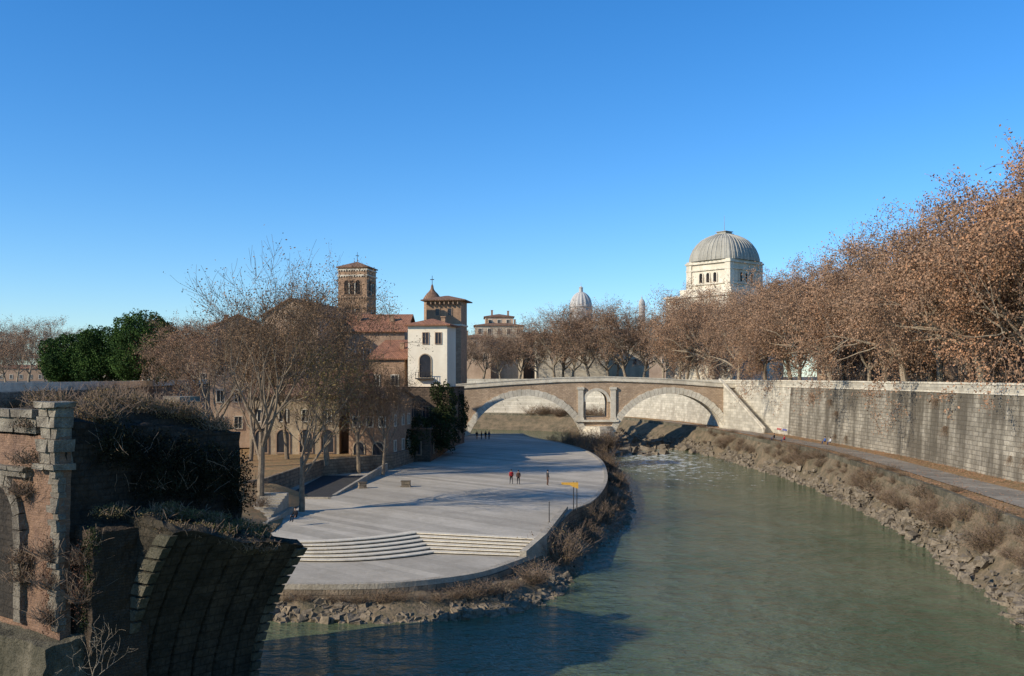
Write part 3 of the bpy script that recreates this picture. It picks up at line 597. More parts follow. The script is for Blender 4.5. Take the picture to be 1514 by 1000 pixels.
rows(Yl,'f',(-4.6,-1.6,1.6,4.6),(4.8,),1.0,1.6); rows(Yl,'f',(-4.6,-1.6,1.6,4.6),(.4,),1.7,3.2,arched=True,fm=m_brown)
G = building('brick_cottage', 'low brick house with plaster patches at the edge of the paved square', 'building', PX(545,138), 138, -10, 5.8, 12, 3.2, PZ(590,138), m_brick, 'gx', 1.4, m_tile2, .4, chim=((-1.5,4,2.2),))
rows(G,'f',(-1.8,.2,2.0),(5.6,),.8,1.3); rows(G,'f',(-1.4,1.4),(.6,),1.5,2.8,arched=True,fm=m_yellow); rows(G,'r',(3,7,10),(2,5.6),.9,1.4)
G2 = building('lean_to_house', 'taller ochre lean-to house behind the brick cottage', 'building', PX(515,146), 145, 6, 6.4, 8, 4.6, PZ(565,145), m_brown, 'shed', 1.8, m_tile, .4, chim=((1.5,4,2.4),))
rows(G2,'f',(-1.8,1.6),(2.4,6.4),.9,1.5)
Rv = building('riverside_building', 'shade toned masonry building with small windows along the river side of the island', 'building', PX(606,150), 149, -3, 6.5, 40, 2.8, 8.0, m_shade, 'shed', 1.0, m_tile2, .2)
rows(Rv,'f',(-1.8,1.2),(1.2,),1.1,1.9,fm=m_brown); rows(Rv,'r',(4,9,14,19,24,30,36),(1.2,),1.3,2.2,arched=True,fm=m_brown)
for i,(px,Y,w,py0,mm,lb) in enumerate([(215,230,10,528,m_peach,'small orange house with tiled roof right of the dark pines'),(300,250,14,505,m_brown,'brown house glimpsed behind the bare trees left of the church'),(20,420,40,545,m_brown,'low distant brown block behind the leafless trees at the far left'),(130,430,36,543,m_pyel,'low distant yellow block beyond the dark pines')]):
    b_ = building('house', lb, 'building', PX(px,Y), Y, 5, w, 10, 13.9, PZ(py0,Y), mm, 'hip', 1.6, m_tile, .5)
    rows(b_,'f',[-w/4,0,w/4] if w < 20 else [-w/2+3+k*4 for k in range(int((w-4)/4))],(1.0,),1.1,1.6)
for (px,Y,w,py0,mm,rf,rh,lb) in [(738,345,17,482,m_pyel,'hip',1.6,'ochre palace with rooftop room left of the distant river trees'),
        (738,350,10,469,m_peach,'hip',1.4,'raised orange roof pavilion on top of the ochre palace'),
        (846,340,25,500,m_pale,'hip',1.4,'pale palace behind the trees in the middle of the bridge view'),
        (925,355,17,492,m_pyel,'hip',1.5,'faded palace between the small church dome and the domed temple'),
        (702,340,11,500,m_peach,'hip',1.5,'peach house just right of the brick tower behind trees'),
        (785,360,16,496,m_brown,'hip',1.5,'low brown block in the gap between the ochre and pale palaces'),
        (975,410,34,510,m_peach,'hip',1.5,'peach block peeping between trees left of the domed temple')]:
    b_ = building('palace', lb, 'building', PX(px,Y), Y, 2, w, 14, 13.9, PZ(py0,Y), mm, rf, rh, m_tile2, .5, chim=((-w/4,4,2.6),(w/3,5,2.4)))
    h = b_['_h']; us = [(-w/2+1.8)+i*((w-3.6)/max(1,int(w/3.2)-1)) for i in range(max(2,int(w/3.2)))]
    rows(b_,'f',us,[h-3-k*4.3 for k in range(max(1,int((h-4)/4.3)))],1.1,2.0,ft=.2)
for k,(X,Y,w,zt,mm,lb) in enumerate([(96,150,24,28,m_peach,'orange apartment block behind the tall trees at the right edge'),(90,182,24,29,m_brown,'brown apartment block behind the rusty trees on the right'),(87,214,24,28,m_peach,'peach apartment block behind the trees right of the stair'),(82,246,24,27,m_brown,'brown apartment block just right of the domed temple')]):
    b_ = building('apartment_block', lb, 'building', X, Y, -80, w, 16, 13.9, zt, mm, 'hip', 1.8, m_tile2, .5)
    rows(b_,'f',[-w/2+2+i*3 for i in range(int((w-3)/3)+1)],(2.5,6.8,11),1.2,2.1,ft=.2)
SY = 300.0; sx = PX(1071,SY); mpp = SY/F
Sg = empty('domed_temple', (sx,SY,13.9), math.radians(41)); tag(Sg, 'large pale temple with square arcaded drum and ribbed grey dome', 'temple')
zD0 = PZ(432,SY)-13.9; zD1 = PZ(393,SY)-13.9; hs = 8.1
mb = MB(); mb.box(-12.5,12.5,-12.5,12.5,0,zD0-2.2); mb.box(-15,15,-7,7,0,zD0-5); mb.box(-7,7,-15,15,0,zD0-5); mb.build('body', m_pale, Sg)
mb = MB(); mb.box(-13.1,13.1,-13.1,13.1,zD0-2.19,zD0-1.6); mb.box(-9.5,9.5,-9.5,9.5,zD0-1.59,zD0+.6); mb.build('cornice', m_pale, Sg)
mb = MB(); mb.box(-hs+.3,hs-.3,-hs+.3,hs-.3,zD0+.6,zD1); mb.build('drum', m_pale, Sg)
mb = MB(); mb.box(-hs-.35,hs+.35,-hs-.35,hs+.35,zD1,zD1+.5); mb.box(-hs,hs,-hs,hs,zD1+.5,zD1+1.0); mb.box(-hs-.1,hs+.1,-hs-.1,hs+.1,zD0+1.8,zD0+2.2); mb.box(-hs-.15,hs+.15,-hs-.15,hs+.15,zD1-2.0,zD1-1.6); mb.build('drum_cornice', m_trav, Sg)
def swin(axis, sgn, u, z, ww, hh, out, pm=m_void, fm=m_pale):
    def mp(a,o,b):
        return (a*(-sgn) if axis=='y' else sgn*(out+o), sgn*(out+o) if axis=='y' else a, b)
    ol = outline(ww,hh,True); n = len(ol); mb = MB(); mb.add([mp(u+a,.04,z+b) for a,b in ol],[tuple(range(n))]); p = mb.build('window', pm, Sg)
    ou = outline(ww+.6,hh+.6,True); mb = MB(); vs = []
    for (a,b),(a2,b2) in zip(ol,ou): vs += [mp(u+a,0,z+b),mp(u+a,.35,z+b),mp(u+a2,.35,z+b2-.3),mp(u+a2,0,z+b2-.3)]
    mb.add(vs, [(i*4+j, i*4+(j+1)%4, ((i+1)%n)*4+(j+1)%4, ((i+1)%n)*4+j) for i in range(n) for j in range(4)]); mb.build('frame', fm, p)
for ax, sg in (('y',-1),('x',-1),('x',1)):
    for k in (-1,0,1): swin(ax,sg,k*2.6,zD0+2.4,1.15,2.9,hs-.3)
    for k in (-2,-1,0,1,2):
        swin(ax,sg,k*2.4,zD0-11,1.3,4.6,15); swin(ax,sg,k*2.4,zD0-18,1.3,4.5,15)
    for k in (-1,1): swin(ax,sg,k*9.8,zD0-11,1.3,4.6,12.5); swin(ax,sg,k*9.8,zD0-18,1.3,4.5,12.5)
for cx_,cy_ in ((-1,-1),(1,-1),(-1,1)):
    mb = MB(); mb.box(min(cx_*(hs-1.9),cx_*(hs+.05)),max(cx_*(hs-1.9),cx_*(hs+.05)),min(cy_*(hs-1.9),cy_*(hs+.05)),max(cy_*(hs-1.9),cy_*(hs+.05)),zD0+.6,zD1-.01); mb.build('corner_pier', m_trav, Sg)
def sq(t):
    c, s = abs(math.cos(t)), abs(math.sin(t)); r = 1/((c**4.6+s**4.6)**(1/4.6)); return r*(1+.012*math.cos(40*t))
mb = MB(); b0 = zD1+1.0; mm_ = mpp*.755
prof = [(56,0),(55.8,4),(54,10.5),(50,18.5),(44.5,25.5),(37.5,31.5),(30,35.5),(22,38.5),(15,40)]
mb.lathe([(r*mm_, b0+z*mpp) for r, z in prof], k=160, fn=sq); mb.build('dome', m_dome, Sg)
m_rib = M('dome rib', (.50,.46,.37), (.40,.36,.29), 1)
for i in range(36):
    t = i*math.pi/18; mb = MB()
    for (r,z),(r2,z2) in zip(prof[:-1],prof[1:]):
        q_ = sq(t)*mm_; mb.tube((r*q_*math.cos(t),r*q_*math.sin(t),b0+z*mpp),(r2*q_*math.cos(t),r2*q_*math.sin(t),b0+z2*mpp),.17,.17,5)
    mb.build('rib', m_rib, Sg)
mb = MB(); zt = b0+40*mpp; mb.box(-2.1,2.1,-2.1,2.1,zt-.3,zt+.4); mb.box(-1.6,1.6,-1.6,1.6,zt+.4,zt+.9); mb.box(-1.9,1.9,-1.9,1.9,zt+.9,zt+1.1); mb.tube((0,0,zt+1.0),(0,0,zt+6),.09,.04,6); mb.build('lantern', m_dome, Sg)
for px, Y, rp, pb, pt, lb in ((859,480,15.5,453,432,'small distant church dome with lantern left of the big temple'),(949,620,4.5,450,442,'tiny far away church dome just left of the big temple')):
    e = empty('church_dome', (PX(px,Y),Y,13.9)); tag(e, lb, 'church dome'); R_ = rp*Y/F; zb = PZ(pb,Y)-13.9; zt = PZ(pt,Y)-13.9
    mb = MB(); mb.lathe([(R_*1.05,0),(R_*1.05,zb-.6),(R_*1.15,zb-.5),(R_*1.15,zb)], k=16); mb.build('drum', m_far, e)
    mb = MB(); mb.lathe([(R_*1.02*math.cos(a_), zb+(zt-zb)*1.02*math.sin(a_)) for a_ in [i*math.pi/2/9 for i in range(9)]], k=64, fn=lambda t: 1+.035*math.cos(16*t)); mb.build('dome', m_far, e)
    u_ = (zt-zb)/24*1.0
    mb = MB(); mb.tube((0,0,zt-.3),(0,0,zt+u_*7),R_*.2,R_*.18,8); mb.tube((0,0,zt+u_*7),(0,0,zt+u_*10),R_*.24,.1,8); mb.tube((0,0,zt+u_*10),(0,0,zt+u_*16),.12,.08,5); mb.build('lantern', m_far, e)
# ------------------------------------------------------------------ ruined bridge
E0 = Vector((-19.3,42)); Wd = Vector((.6,.8)); Ax = Vector((.8,-.6)); WID = 9.5; BK = -9.5
ru = empty('ruined_bridge', (E0.x,E0.y,0)); tag(ru, 'ruined overgrown stone bridge fragment with broken arch in the left foreground', 'ruin')
def loc(u, s, z):
    p = E0+Wd*u+Ax*s; return Vector((p.x,p.y,z))
def rhex(name, c, n, amp, mat, seed=0, fr=.7):
    bm = bmesh.new(); faces = [(0,1,5,4),(1,2,6,5),(2,3,7,6),(3,0,4,7),(4,5,6,7)]
    for f in faces:
        g = []
        for i in range(n+1):
            row = []
            for j in range(n+1):
                a, b = i/n, j/n; p = (c[f[0]]*(1-a)+c[f[1]]*a)*(1-b)+(c[f[3]]*(1-a)+c[f[2]]*a)*b
                d = noise.noise_vector(p*fr+Vector((seed*9,0,0)))+.5*noise.noise_vector(p*fr*3)
                row.append(bm.verts.new(p+d*amp))
            g.append(row)
        for i in range(n):
            for j in range(n): bm.faces.new((g[i][j],g[i+1][j],g[i+1][j+1],g[i][j+1]))
    bmesh.ops.remove_doubles(bm, verts=bm.verts, dist=.001); bmesh.ops.recalc_face_normals(bm, faces=bm.faces)
    me = bpy.data.meshes.new(name); bm.to_mesh(me); bm.free(); me.materials.append(mat); return rel(link(name, me), ru)
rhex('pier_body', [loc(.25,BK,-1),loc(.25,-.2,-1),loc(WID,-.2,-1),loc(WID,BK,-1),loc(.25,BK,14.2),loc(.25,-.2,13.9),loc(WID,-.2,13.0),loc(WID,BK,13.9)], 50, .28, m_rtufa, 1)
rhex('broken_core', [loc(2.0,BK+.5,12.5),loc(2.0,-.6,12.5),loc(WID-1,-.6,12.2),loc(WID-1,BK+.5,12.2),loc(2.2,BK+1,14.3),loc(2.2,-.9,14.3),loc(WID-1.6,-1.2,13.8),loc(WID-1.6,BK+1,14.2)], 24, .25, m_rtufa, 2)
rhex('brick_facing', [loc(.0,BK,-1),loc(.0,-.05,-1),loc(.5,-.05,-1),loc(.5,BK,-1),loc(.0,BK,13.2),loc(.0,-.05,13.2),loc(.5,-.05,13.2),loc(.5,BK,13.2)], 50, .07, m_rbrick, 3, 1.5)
rhex('brick_block', [loc(.8,-.3,-1),loc(.8,.9,-1),loc(3.3,1.0,-1),loc(3.3,-.3,-1),loc(.8,-.3,9.35),loc(.8,1.2,9.1),loc(3.3,1.7,9.2),loc(3.3,-.3,9.6)], 44, .12, m_rshade, 5, 1.6)
mb = MB(); rq = random.Random(3)
def lbox(mb, u0,u1,s0,s1,z0,z1, mi=0, j=0):
    c = [loc(u0,s0,z0),loc(u0,s1,z0),loc(u1,s1,z0),loc(u1,s0,z0),loc(u0,s0,z1),loc(u0,s1,z1),loc(u1,s1,z1),loc(u1,s0,z1)]
    if j: c = [p+Vector((rq.uniform(-j,j),rq.uniform(-j,j),rq.uniform(-j,j)*.4)) for p in c]
    mb.add(c, [(0,3,2,1),(4,5,6,7),(0,1,5,4),(1,2,6,5),(2,3,7,6),(3,0,4,7)], mi)
z = 4.9; k = 0
while z < 11.7:
    h = rq.uniform(.24,.36); o = rq.uniform(-.06,.06); wv = .22*(k%2)+rq.uniform(-.08,.08)
    lbox(mb, -.12+o, .25, -.55-wv, -.02+o, z, z+h-.02, j=.045); z += h; k += 1
rel(mb.build('quoin', m_travd), ru)
mb = MB()
for (z0,z1,ex) in ((11.8,12.05,.1),(12.07,12.55,-.08),(12.57,13.1,.02),(13.12,13.6,-.1),(13.62,14.05,-.04),(14.07,14.45,-.02),(14.47,14.72,.12)):
    c_ = rq.uniform(-.8,-.45)
    lbox(mb, -.3-ex, .55, -1.4-ex, c_-.015, z0, z1, j=.06); lbox(mb, -.28-ex, .6, c_+.015, .05+ex, z0, z1, j=.06)
rel(mb.build('corner_block', m_travd), ru)
mb = MB(); lbox(mb, WID-.9, WID+.1, -5.0, -3.9, 12.6, 14.45, j=.05); lbox(mb, WID-1.05, WID+.2, -5.15, -3.75, 14.46, 14.75, j=.05); rel(mb.build('end_post', m_travd), ru)
mb = MB(); s_ = -5.2
while s_ > BK-.5: w_ = rq.uniform(.8,1.4); lbox(mb, WID-.6, WID-.1, s_-w_, s_-.04, 13.4, 14.25+rq.uniform(-.1,.1), j=.05); s_ -= w_+.02
rel(mb.build('parapet', m_travd), ru)
mb = MB()
for (z0,z1,ex) in ((11.35,11.6,.15),(11.62,11.8,.28)):
    s_ = -2.3
    while s_ > BK: w_ = rq.uniform(.8,1.5); lbox(mb, -.15-ex, .5, s_-w_, s_-.03, z0, z1, j=.04); s_ -= w_+.02
s_ = -1.8
while s_ > BK: w_ = rq.uniform(.8,1.4); lbox(mb, -.3,.4,s_-w_,s_-.03,14.0,14.35,j=.07); lbox(mb, -.15,.4,s_-w_,s_-.03,13.3,13.97,j=.05); s_ -= w_+.03
rel(mb.build('cornice', m_travd), ru)
mb = MB(); n = 11
for i in range(n):
    t0, t1 = math.pi*(i+.04)/n, math.pi*(i+.96)/n; ex = rq.uniform(-.04,.04); vs = []
    for t in (t0,t1):
        for r, u in ((1.75,-.3+ex),(2.35,-.3+ex),(2.35,.1),(1.75,.1)): vs.append(loc(u,-5.2+r*math.cos(t),9.0+r*math.sin(t)*1.1))
    mb.add(vs, [(j, (j+1)%4, 4+(j+1)%4, 4+j) for j in range(4)]+[(0,1,2,3),(7,6,5,4)])
z = 4.9
while z < 8.6: lbox(mb,-.31,.1,-3.45,-2.85,z,z+.55,j=.03); z += .58
rel(mb.build('niche_arch', m_travd), ru)
mb = MB(); mb.add([loc(-.14,-5.2+1.74*math.cos(math.pi*i/12),9+1.9*math.sin(math.pi*i/12)) for i in range(13)]+[loc(-.14,-6.94,4.9),loc(-.14,-3.46,4.9)], [tuple(range(15))]); rel(mb.build('niche', m_rtufa), ru)
rhex('base_ledge', [loc(-1.3,BK,-1),loc(-1.3,.6,-1),loc(1,.6,-1),loc(1,BK,-1),loc(-1.0,BK,4.5),loc(-.9,.5,4.4),loc(1,.5,4.7),loc(1,BK,4.8)], 40, .12, m_travm, 4, 1.2)
NT, NSg = 120, 44
bm = bmesh.new(); grid = []
U0 = 2.7
def ztop(t): return 9.2-1.45*t+.2*math.sin(t*9)*(1-t)
def uu(t): return U0+t*(WID-U0)
def osw(s, t): return .1+.7*t+(4.1-.3*t)*s**2.1
for i in range(NT+1):
    t = i/NT; row = []
    for j in range(NSg+1):
        s = j/NSg; o = osw(s,t); z = -.8+s*(ztop(t)+.8)
        ph = (t*6.0)%1; rib = -.13 if ph > .86 else .03
        rib *= (1 if t > .05 else 0)*(s < .95)
        p = loc(uu(t), o+rib, z); p += noise.noise_vector(p*.5)*.08*(1-.6*t)+noise.noise_vector(p*2.2)*.05+noise.noise_vector(p*5)*.03; row.append(bm.verts.new(p))
    for j in range(1,13):
        s = j/12; o = osw(1,t)*(1-s)-.4*s; z = ztop(t)+.65*s*(1-.3*t)+.4*noise.noise(Vector((t*7,s*4,3)))
        p = loc(uu(t), o, z); p += noise.noise_vector(p*.9)*.2+noise.noise_vector(p*3)*.14; row.append(bm.verts.new(p))
    grid.append(row)
for i in range(NT):
    for j in range(len(grid[0])-1): bm.faces.new((grid[i][j],grid[i+1][j],grid[i+1][j+1],grid[i][j+1]))
for gi in (0,NT):
    prev = grid[gi]
    for kk in range(1,9):
        f_ = kk/8; cur = []
        for v in grid[gi]:
            tgt = loc(uu(gi/NT),-.4,v.co.z); p = v.co.lerp(tgt, f_)
            if kk < 8: p = p+noise.noise_vector(p*1.3)*.12+noise.noise_vector(p*3.5)*.08
            cur.append(bm.verts.new(p))
        for j in range(len(cur)-1): bm.faces.new((prev[j],prev[j+1],cur[j+1],cur[j]))
        prev = cur
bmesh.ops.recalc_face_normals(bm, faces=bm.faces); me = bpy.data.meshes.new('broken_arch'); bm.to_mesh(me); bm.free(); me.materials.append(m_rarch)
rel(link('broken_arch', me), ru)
for uc, du_ in ((WID, .35), (U0+.02, .26)):
    tt = (uc-U0)/(WID-U0); mb = MB()
    for i in range(17):
        s0, s1 = i/17+.006, (i+1)/17-.006; vs = []
        for s in (s0,s1):
            o = osw(s,tt)+.03; z = -.8+s*(ztop(tt)+.72)
            for du, do in ((-du_,-.85),(-du_,.1),(du_*.6,.1),(du_*.6,-.85)): vs.append(loc(uc+du, o+do+rq.uniform(-.03,.03), z))
        mb.add(vs, [(j, (j+1)%4, 4+(j+1)%4, 4+j) for j in range(4)]+[(0,1,2,3),(7,6,5,4)])
    rel(mb.build('arch_voussoir', m_travm), ru)
def patch(name, label, cat, ells, n, size, mat, seed, group=None, tw=0, tl=1.0):
    v, f = cloud(ells, n, size, seed, .2); c0 = np.array(ells[0][0]); P = [(v-c0,f,0)]
    if tw:
        rr = random.Random(seed); S = []
        for _ in range(tw):
            e = rr.choice(ells); p = Vector(e[0])-Vector(c0)+Vector((rr.gauss(0,.5)*e[1][0],rr.gauss(0,.5)*e[1][1],-e[1][2]*.3)); d = Vector((rr.gauss(0,.6),rr.gauss(0,.6),.8)).normalized(); L = tl*e[1][2]*rr.uniform(.5,1.4)
            for k in range(3):
                d = (d+Vector((rr.gauss(0,.3),rr.gauss(0,.3),0))).normalized(); q_ = p+d*L/3; S.append((*p,*q_,.012,.009)); p = q_
        tv, tf = tubes(S, 3); P.append((tv,tf,1))
    o = npmesh(name, P, [mat, m_twig]); o.location = ells[0][0]; return tag(o, label, cat, group)
def E(u,s,z,r): p = loc(u,s,z); return ((p.x,p.y,p.z), r)
patch('hanging_ivy','dark ivy curtain hanging over the broken end of the ruin','ivy',[E(u,.35,z,(.9,.9,1.1)) for u,z in ((2.2,12.9),(3,12.7),(4.5,12.3),(6,12.1),(7.5,11.6),(8.8,11.2),(4,11.0),(7,10.6),(9,10),(5.5,10.9))],11000,.06,leafM('dark ivy',(.022,.022,.010),(.035,.03,.014),(.012,.012,.007)),1,tw=120)
patch('dry_brush','tangled brown brush growing on top of the ruin','shrub',[E(u,s,z,(1.1,1.0,.5)) for u,s,z in ((2.2,-1.0,14.1),(3.2,-2,14.5),(4.6,-1.5,14.5),(6.0,-1.2,14.2),(7.2,-1.4,13.9),(8.6,-1,13.3),(2,-4,14.5),(5,-5,14.8),(7.4,-3,14.1),(3,-7,14.7),(7,-6,14.6))],14000,.045,m_dry,2,tw=1800,tl=1.5)
patch('creeper','dry reddish creeper climbing the corner of the ruin','creeper',[E(-.2,-.6,z,(.4,.35,.9)) for z in (5.5,7,8.2)]+[E(.6,.5,6.5,(.45,.35,1.3)),E(.6,.5,8,(.45,.35,.8))],2600,.035,leafM('red creeper',(.17,.08,.05),(.10,.055,.035)),3,tw=620)
patch('creeper','dry creeper hanging on the brick face at the left edge of the ruin','creeper',[E(-.35,-2.6,z,(.7,.3,.7)) for z in (10.8,7.8,7)]+[E(-.4,-1.8,12.2,(.8,.4,.6)),E(-.2,-2.2,13.7,(.9,.4,.4))],2400,.035,m_drk,4,tw=520)
patch('ledge_brush','mossy olive brush spread over the broken arch stub','shrub',[E(u,s,z,(.8,.8,.3)) for u,s,z in ((2.0,.6,9.9),(3.4,1.4,9.6),(4.4,1.2,9.8),(5.2,1.6,9.5),(6.4,1.8,9.2),(7.4,2.4,8.8),(8.4,2.6,8.5),(5.0,2.8,9.0),(6.2,2.9,8.8),(7.6,3.2,8.4),(3.6,2.8,9.2))],9500,.04,m_olive,5,tw=800,tl=1.3)
patch('weed','dry weeds hanging from the broken face of the ruin','weed',[E(u,s,z,(.6,.45,.4)) for u,s,z in ((4.3,3.6,8.9),(5.4,3.8,8.5),(3.2,3.4,9.1),(6.6,4.0,8.1),(7.6,4.1,7.9))],1700,.04,m_dry,6,tw=600)
patch('weed','dark ivy clump growing on the near face of the broken stub','ivy',[E(.9,s,z,(.35,.4,.7)) for s,z in ((1.1,8.8),(.6,8.2),(.9,7.3),(.5,5.4))],2200,.045,m_ivy,16,tw=60)
mb_ = tree_parts(77, 5, 1.4, .04, .9, [5,4,3], twig_r=.008)
sap = empty('sapling', loc(.2,2.1,2.6)); tag(sap, 'leafless pale sapling at the foot of the ruin', 'sapling')
v,f = tubes(mb_[0][0],6); npmesh('trunk',[(v,f,0)],[m_bark],sap); v,f = tubes(sum([mb_[0][k] for k in (1,2,3)],[]),3); npmesh('crown',[(v,f,0)],[m_bark],sap)
# ------------------------------------------------------------------ trees
gR = 'tall plane trees along the right embankment'
protos = []
for i,(sd,lm,nl) in enumerate(((11,m_leafr,34000),(12,m_leafb,31000),(13,m_leafb,26000),(14,m_leafr,32000))):
    protos.append(make_tree('plane_tree','x','tree',gR,sd,26,6.5,.5,1.5,[9,6,6,5],lm,nl,.145,spread=.45,droop=.20,twig_r=.026,up=.02))
used = set()
def put(pr, loc_, rz, sc, label, group):
    if pr.name in used: o = dup(pr, loc_, rz, sc, label)
    else:
        o = pr; o.location = loc_; o.rotation_euler = (0,0,rz); o.scale = sc; o['label'] = label; used.add(pr.name)
    o['group'] = group; return o
rt = random.Random(21)
front = [(62,103,1.16),(63,117,1.04),(62,130,.96),(62,144,.90),(63,158,.97),(62,172,.86),(60,186,.92),(58,200,.84),(55,214,.88),(53,229,.84),(50,246,.92),(46,262,.88)]
for i,(x,y,s) in enumerate(front):
    put(protos[(0,3,1,0,2,3,1,2,1,2,1,2)[i]], (x+rt.uniform(-1,1),y+rt.uniform(-2,2),13.2), rt.uniform(0,6.28), (s*.93,s*.93,s*rt.uniform(.97,1.07)), 'brown plane tree in the front row above the right quay, %s from the right' % ORD[i], gR)
back = [(78,122,1.28),(79,140,1.15),(77,157,1.05),(76,176,1.02),(74,194,1.02),(72,212,.94),(68,232,.94),(70,133,1.1),(70,165,.98)]
for i,(x,y,s) in enumerate(back):
    put(protos[(i*3+1)%4], (x,y,13.2), rt.uniform(0,6.28), (s,s,s), 'rusty plane tree behind the front row on the right quay, %s of its group' % ORD[i], gR+' second row')
gF = 'grey brown trees beyond the bridge'
pf = [make_tree('plane_tree','x','tree',gF,31+i,24,6.5,.45,1.35,[7,6,5,5],lm,n,.14,spread=.5,droop=.10,twig_r=.032,up=.04,amax=54) for i,(n,lm) in enumerate(((12000,m_leafg),(9000,m_leafb)))]
far = [(690,318,.72),(714,322,.8),(740,314,.70),(768,318,.78),(794,312,.86),(820,308,1.0),(846,310,.96),(872,304,1.02),(900,300,1.02),(926,296,1.04),(952,294,.96),(980,288,.82),(1006,280,.86),(1034,276,.90),(833,328,1.04),(912,322,1.08)]
for i,(px,Y,s) in enumerate(far):
    put(pf[i%2], (PX(px,Y),Y,13.6), rt.uniform(0,6.28), (s,s,s*.97), 'brownish tree on the far embankment above the old bridge, %s planted from the left' % ORD[i], gF)
gL = 'distant trees at the far left'
for i,(px,Y,s) in enumerate([(-25,270,.75),(8,260,.5),(42,250,.72),(66,262,.66),(330,262,.7),(280,255,.66),(-5,330,.7),(25,340,.75),(90,350,.8)]):
    put(pf[(i+1)%2], (PX(px,Y),Y,13.4), rt.uniform(0,6.28), (s,s,s), 'distant leafless tree on the left embankment, %s in its line' % ORD[i], gL)
gB = 'brown trees left of the church'
for i,(px,Y,s) in enumerate([(262,178,.43),(296,150,.52)]):
    put(protos[1+i%2], (PX(px,Y),Y,11.0 if i else 13.0), i*2.0, (s,s,s), 'brown leaved tree between the dark pines and the church, %s from the left' % ORD[i], gB)
kw = dict(bark=m_barkl, twig=m_twig2, twig_r=.019)
gN = 'bare trees on the island'
T1 = make_tree('bare_tree','tall leafless tree with pale trunk leaning left beside the ruin','tree',gN,51,23.5,8,.42,1.15,[8,6,5,5],m_leafi,5500,.085,lean=(-.12,0),wig=.13,up=.10,amax=50,**kw)
T1.location = (PX(387,92),92,3.3)
T2 = make_tree('bare_tree','leafless tree with forked pale trunk at the edge of the paved square','tree',gN,52,17,7,.4,1.15,[7,6,5,5],leafM('pale green leaf',(.24,.19,.07),(.26,.16,.08)),4500,.09,lean=(.02,0),wig=.15,up=.09,amax=50,**kw)
T2.location = (PX(446,94),94,2.9)
T3 = make_tree('bare_tree','tall leafless tree in front of the yellow house','tree',gN,53,25,9,.42,1.1,[8,6,6,5],m_leafi,17000,.095,lean=(.03,0),wig=.14,up=.08,amax=54,**kw)
T3.location = (PX(484,125),125,4.8)
for i,(pr,px,Y,z,s,lb) in enumerate([(T1,322,118,4.8,.88,'leafless tree behind the ruin, left of the church wing'),(T3,566,127,3.2,.58,'smaller leafless tree before the brick cottage'),(T3,425,131,4.8,.80,'leafless tree close behind the tall one at the yellow house'),(T2,530,131,3.2,1.0,'leafless tree with brown twigs at the left corner of the brick cottage'),(T3,370,128,4.8,.78,'brown twigged tree before the left end of the church')]):
    o = dup(pr, (PX(px,Y),Y,z), 1.3+i*1.9, (s,s,s), lb); o['group'] = gN
def pine(px, Y, w, h, pyc, seed, label):
    r = empty('umbrella_pine', (PX(px,Y),Y,14.0)); tag(r, label, 'pine tree', 'dark umbrella pines'); rr = random.Random(seed); zc = PZ(pyc,Y)-14
    mb = MB(); mb.tube((0,0,0),(.3,0,zc*.6),.4,.3,8)
    for k in range(5): a = k*1.26; mb.tube((.3,0,zc*.55),(math.cos(a)*w*.3,math.sin(a)*w*.3,zc),.18,.08,6)
    mb.build('trunk', m_bark, r)
    el = [((0,0,zc),(w*.46,w*.46,h*.44))]
    for k in range(26):
        a = rr.uniform(0,6.28); q_ = rr.uniform(.15,.36)*w; el.append(((math.cos(a)*q_,math.sin(a)*q_,zc+rr.uniform(-.3,.28)*h),(w*.17,w*.17,h*.17)))
    v,f = cloud(el, 42000, .16, seed, .78); npmesh('crown', [(v,f,0)], [m_pine], r)
pine(108,185,11.5,10,530,1,'dark green umbrella pine at the far left, lowest of the pines')
pine(158,182,12,11.5,525,4,'dark green pine in the middle of the pine group')
pine(214,176,13.5,14,512,2,'tallest dark green umbrella pine left of the bare trees')
el = [((PX(660,155),154,PZ(595,155)),(1.8,1.8,3.2)),((PX(678,165),164,PZ(608,165)),(1.6,2,3.8)),((PX(646,153),153,PZ(580,153)),(1.2,1.3,1.6)),((PX(655,154),153,PZ(632,154)),(2.8,2.2,3.6)),((PX(622,151),150,PZ(640,151)),(2.2,1.6,2.8)),((PX(672,180),179,PZ(628,180)),(2,5,3.2)),((PX(606,148),147,PZ(655,148)),(1.6,1.4,2.0)),((PX(680,198),197,PZ(622,198)),(1.6,5,3.2))]
v,f = cloud(el, 19000, .15, 8, .6); e_ = np.array(el[0][0]); o = npmesh('evergreen_ivy', [(v-e_,f,0)], [m_ivy]); o.location = tuple(e_); tag(o, 'dark green ivy thicket below the cream tower house at the bridge end', 'ivy')
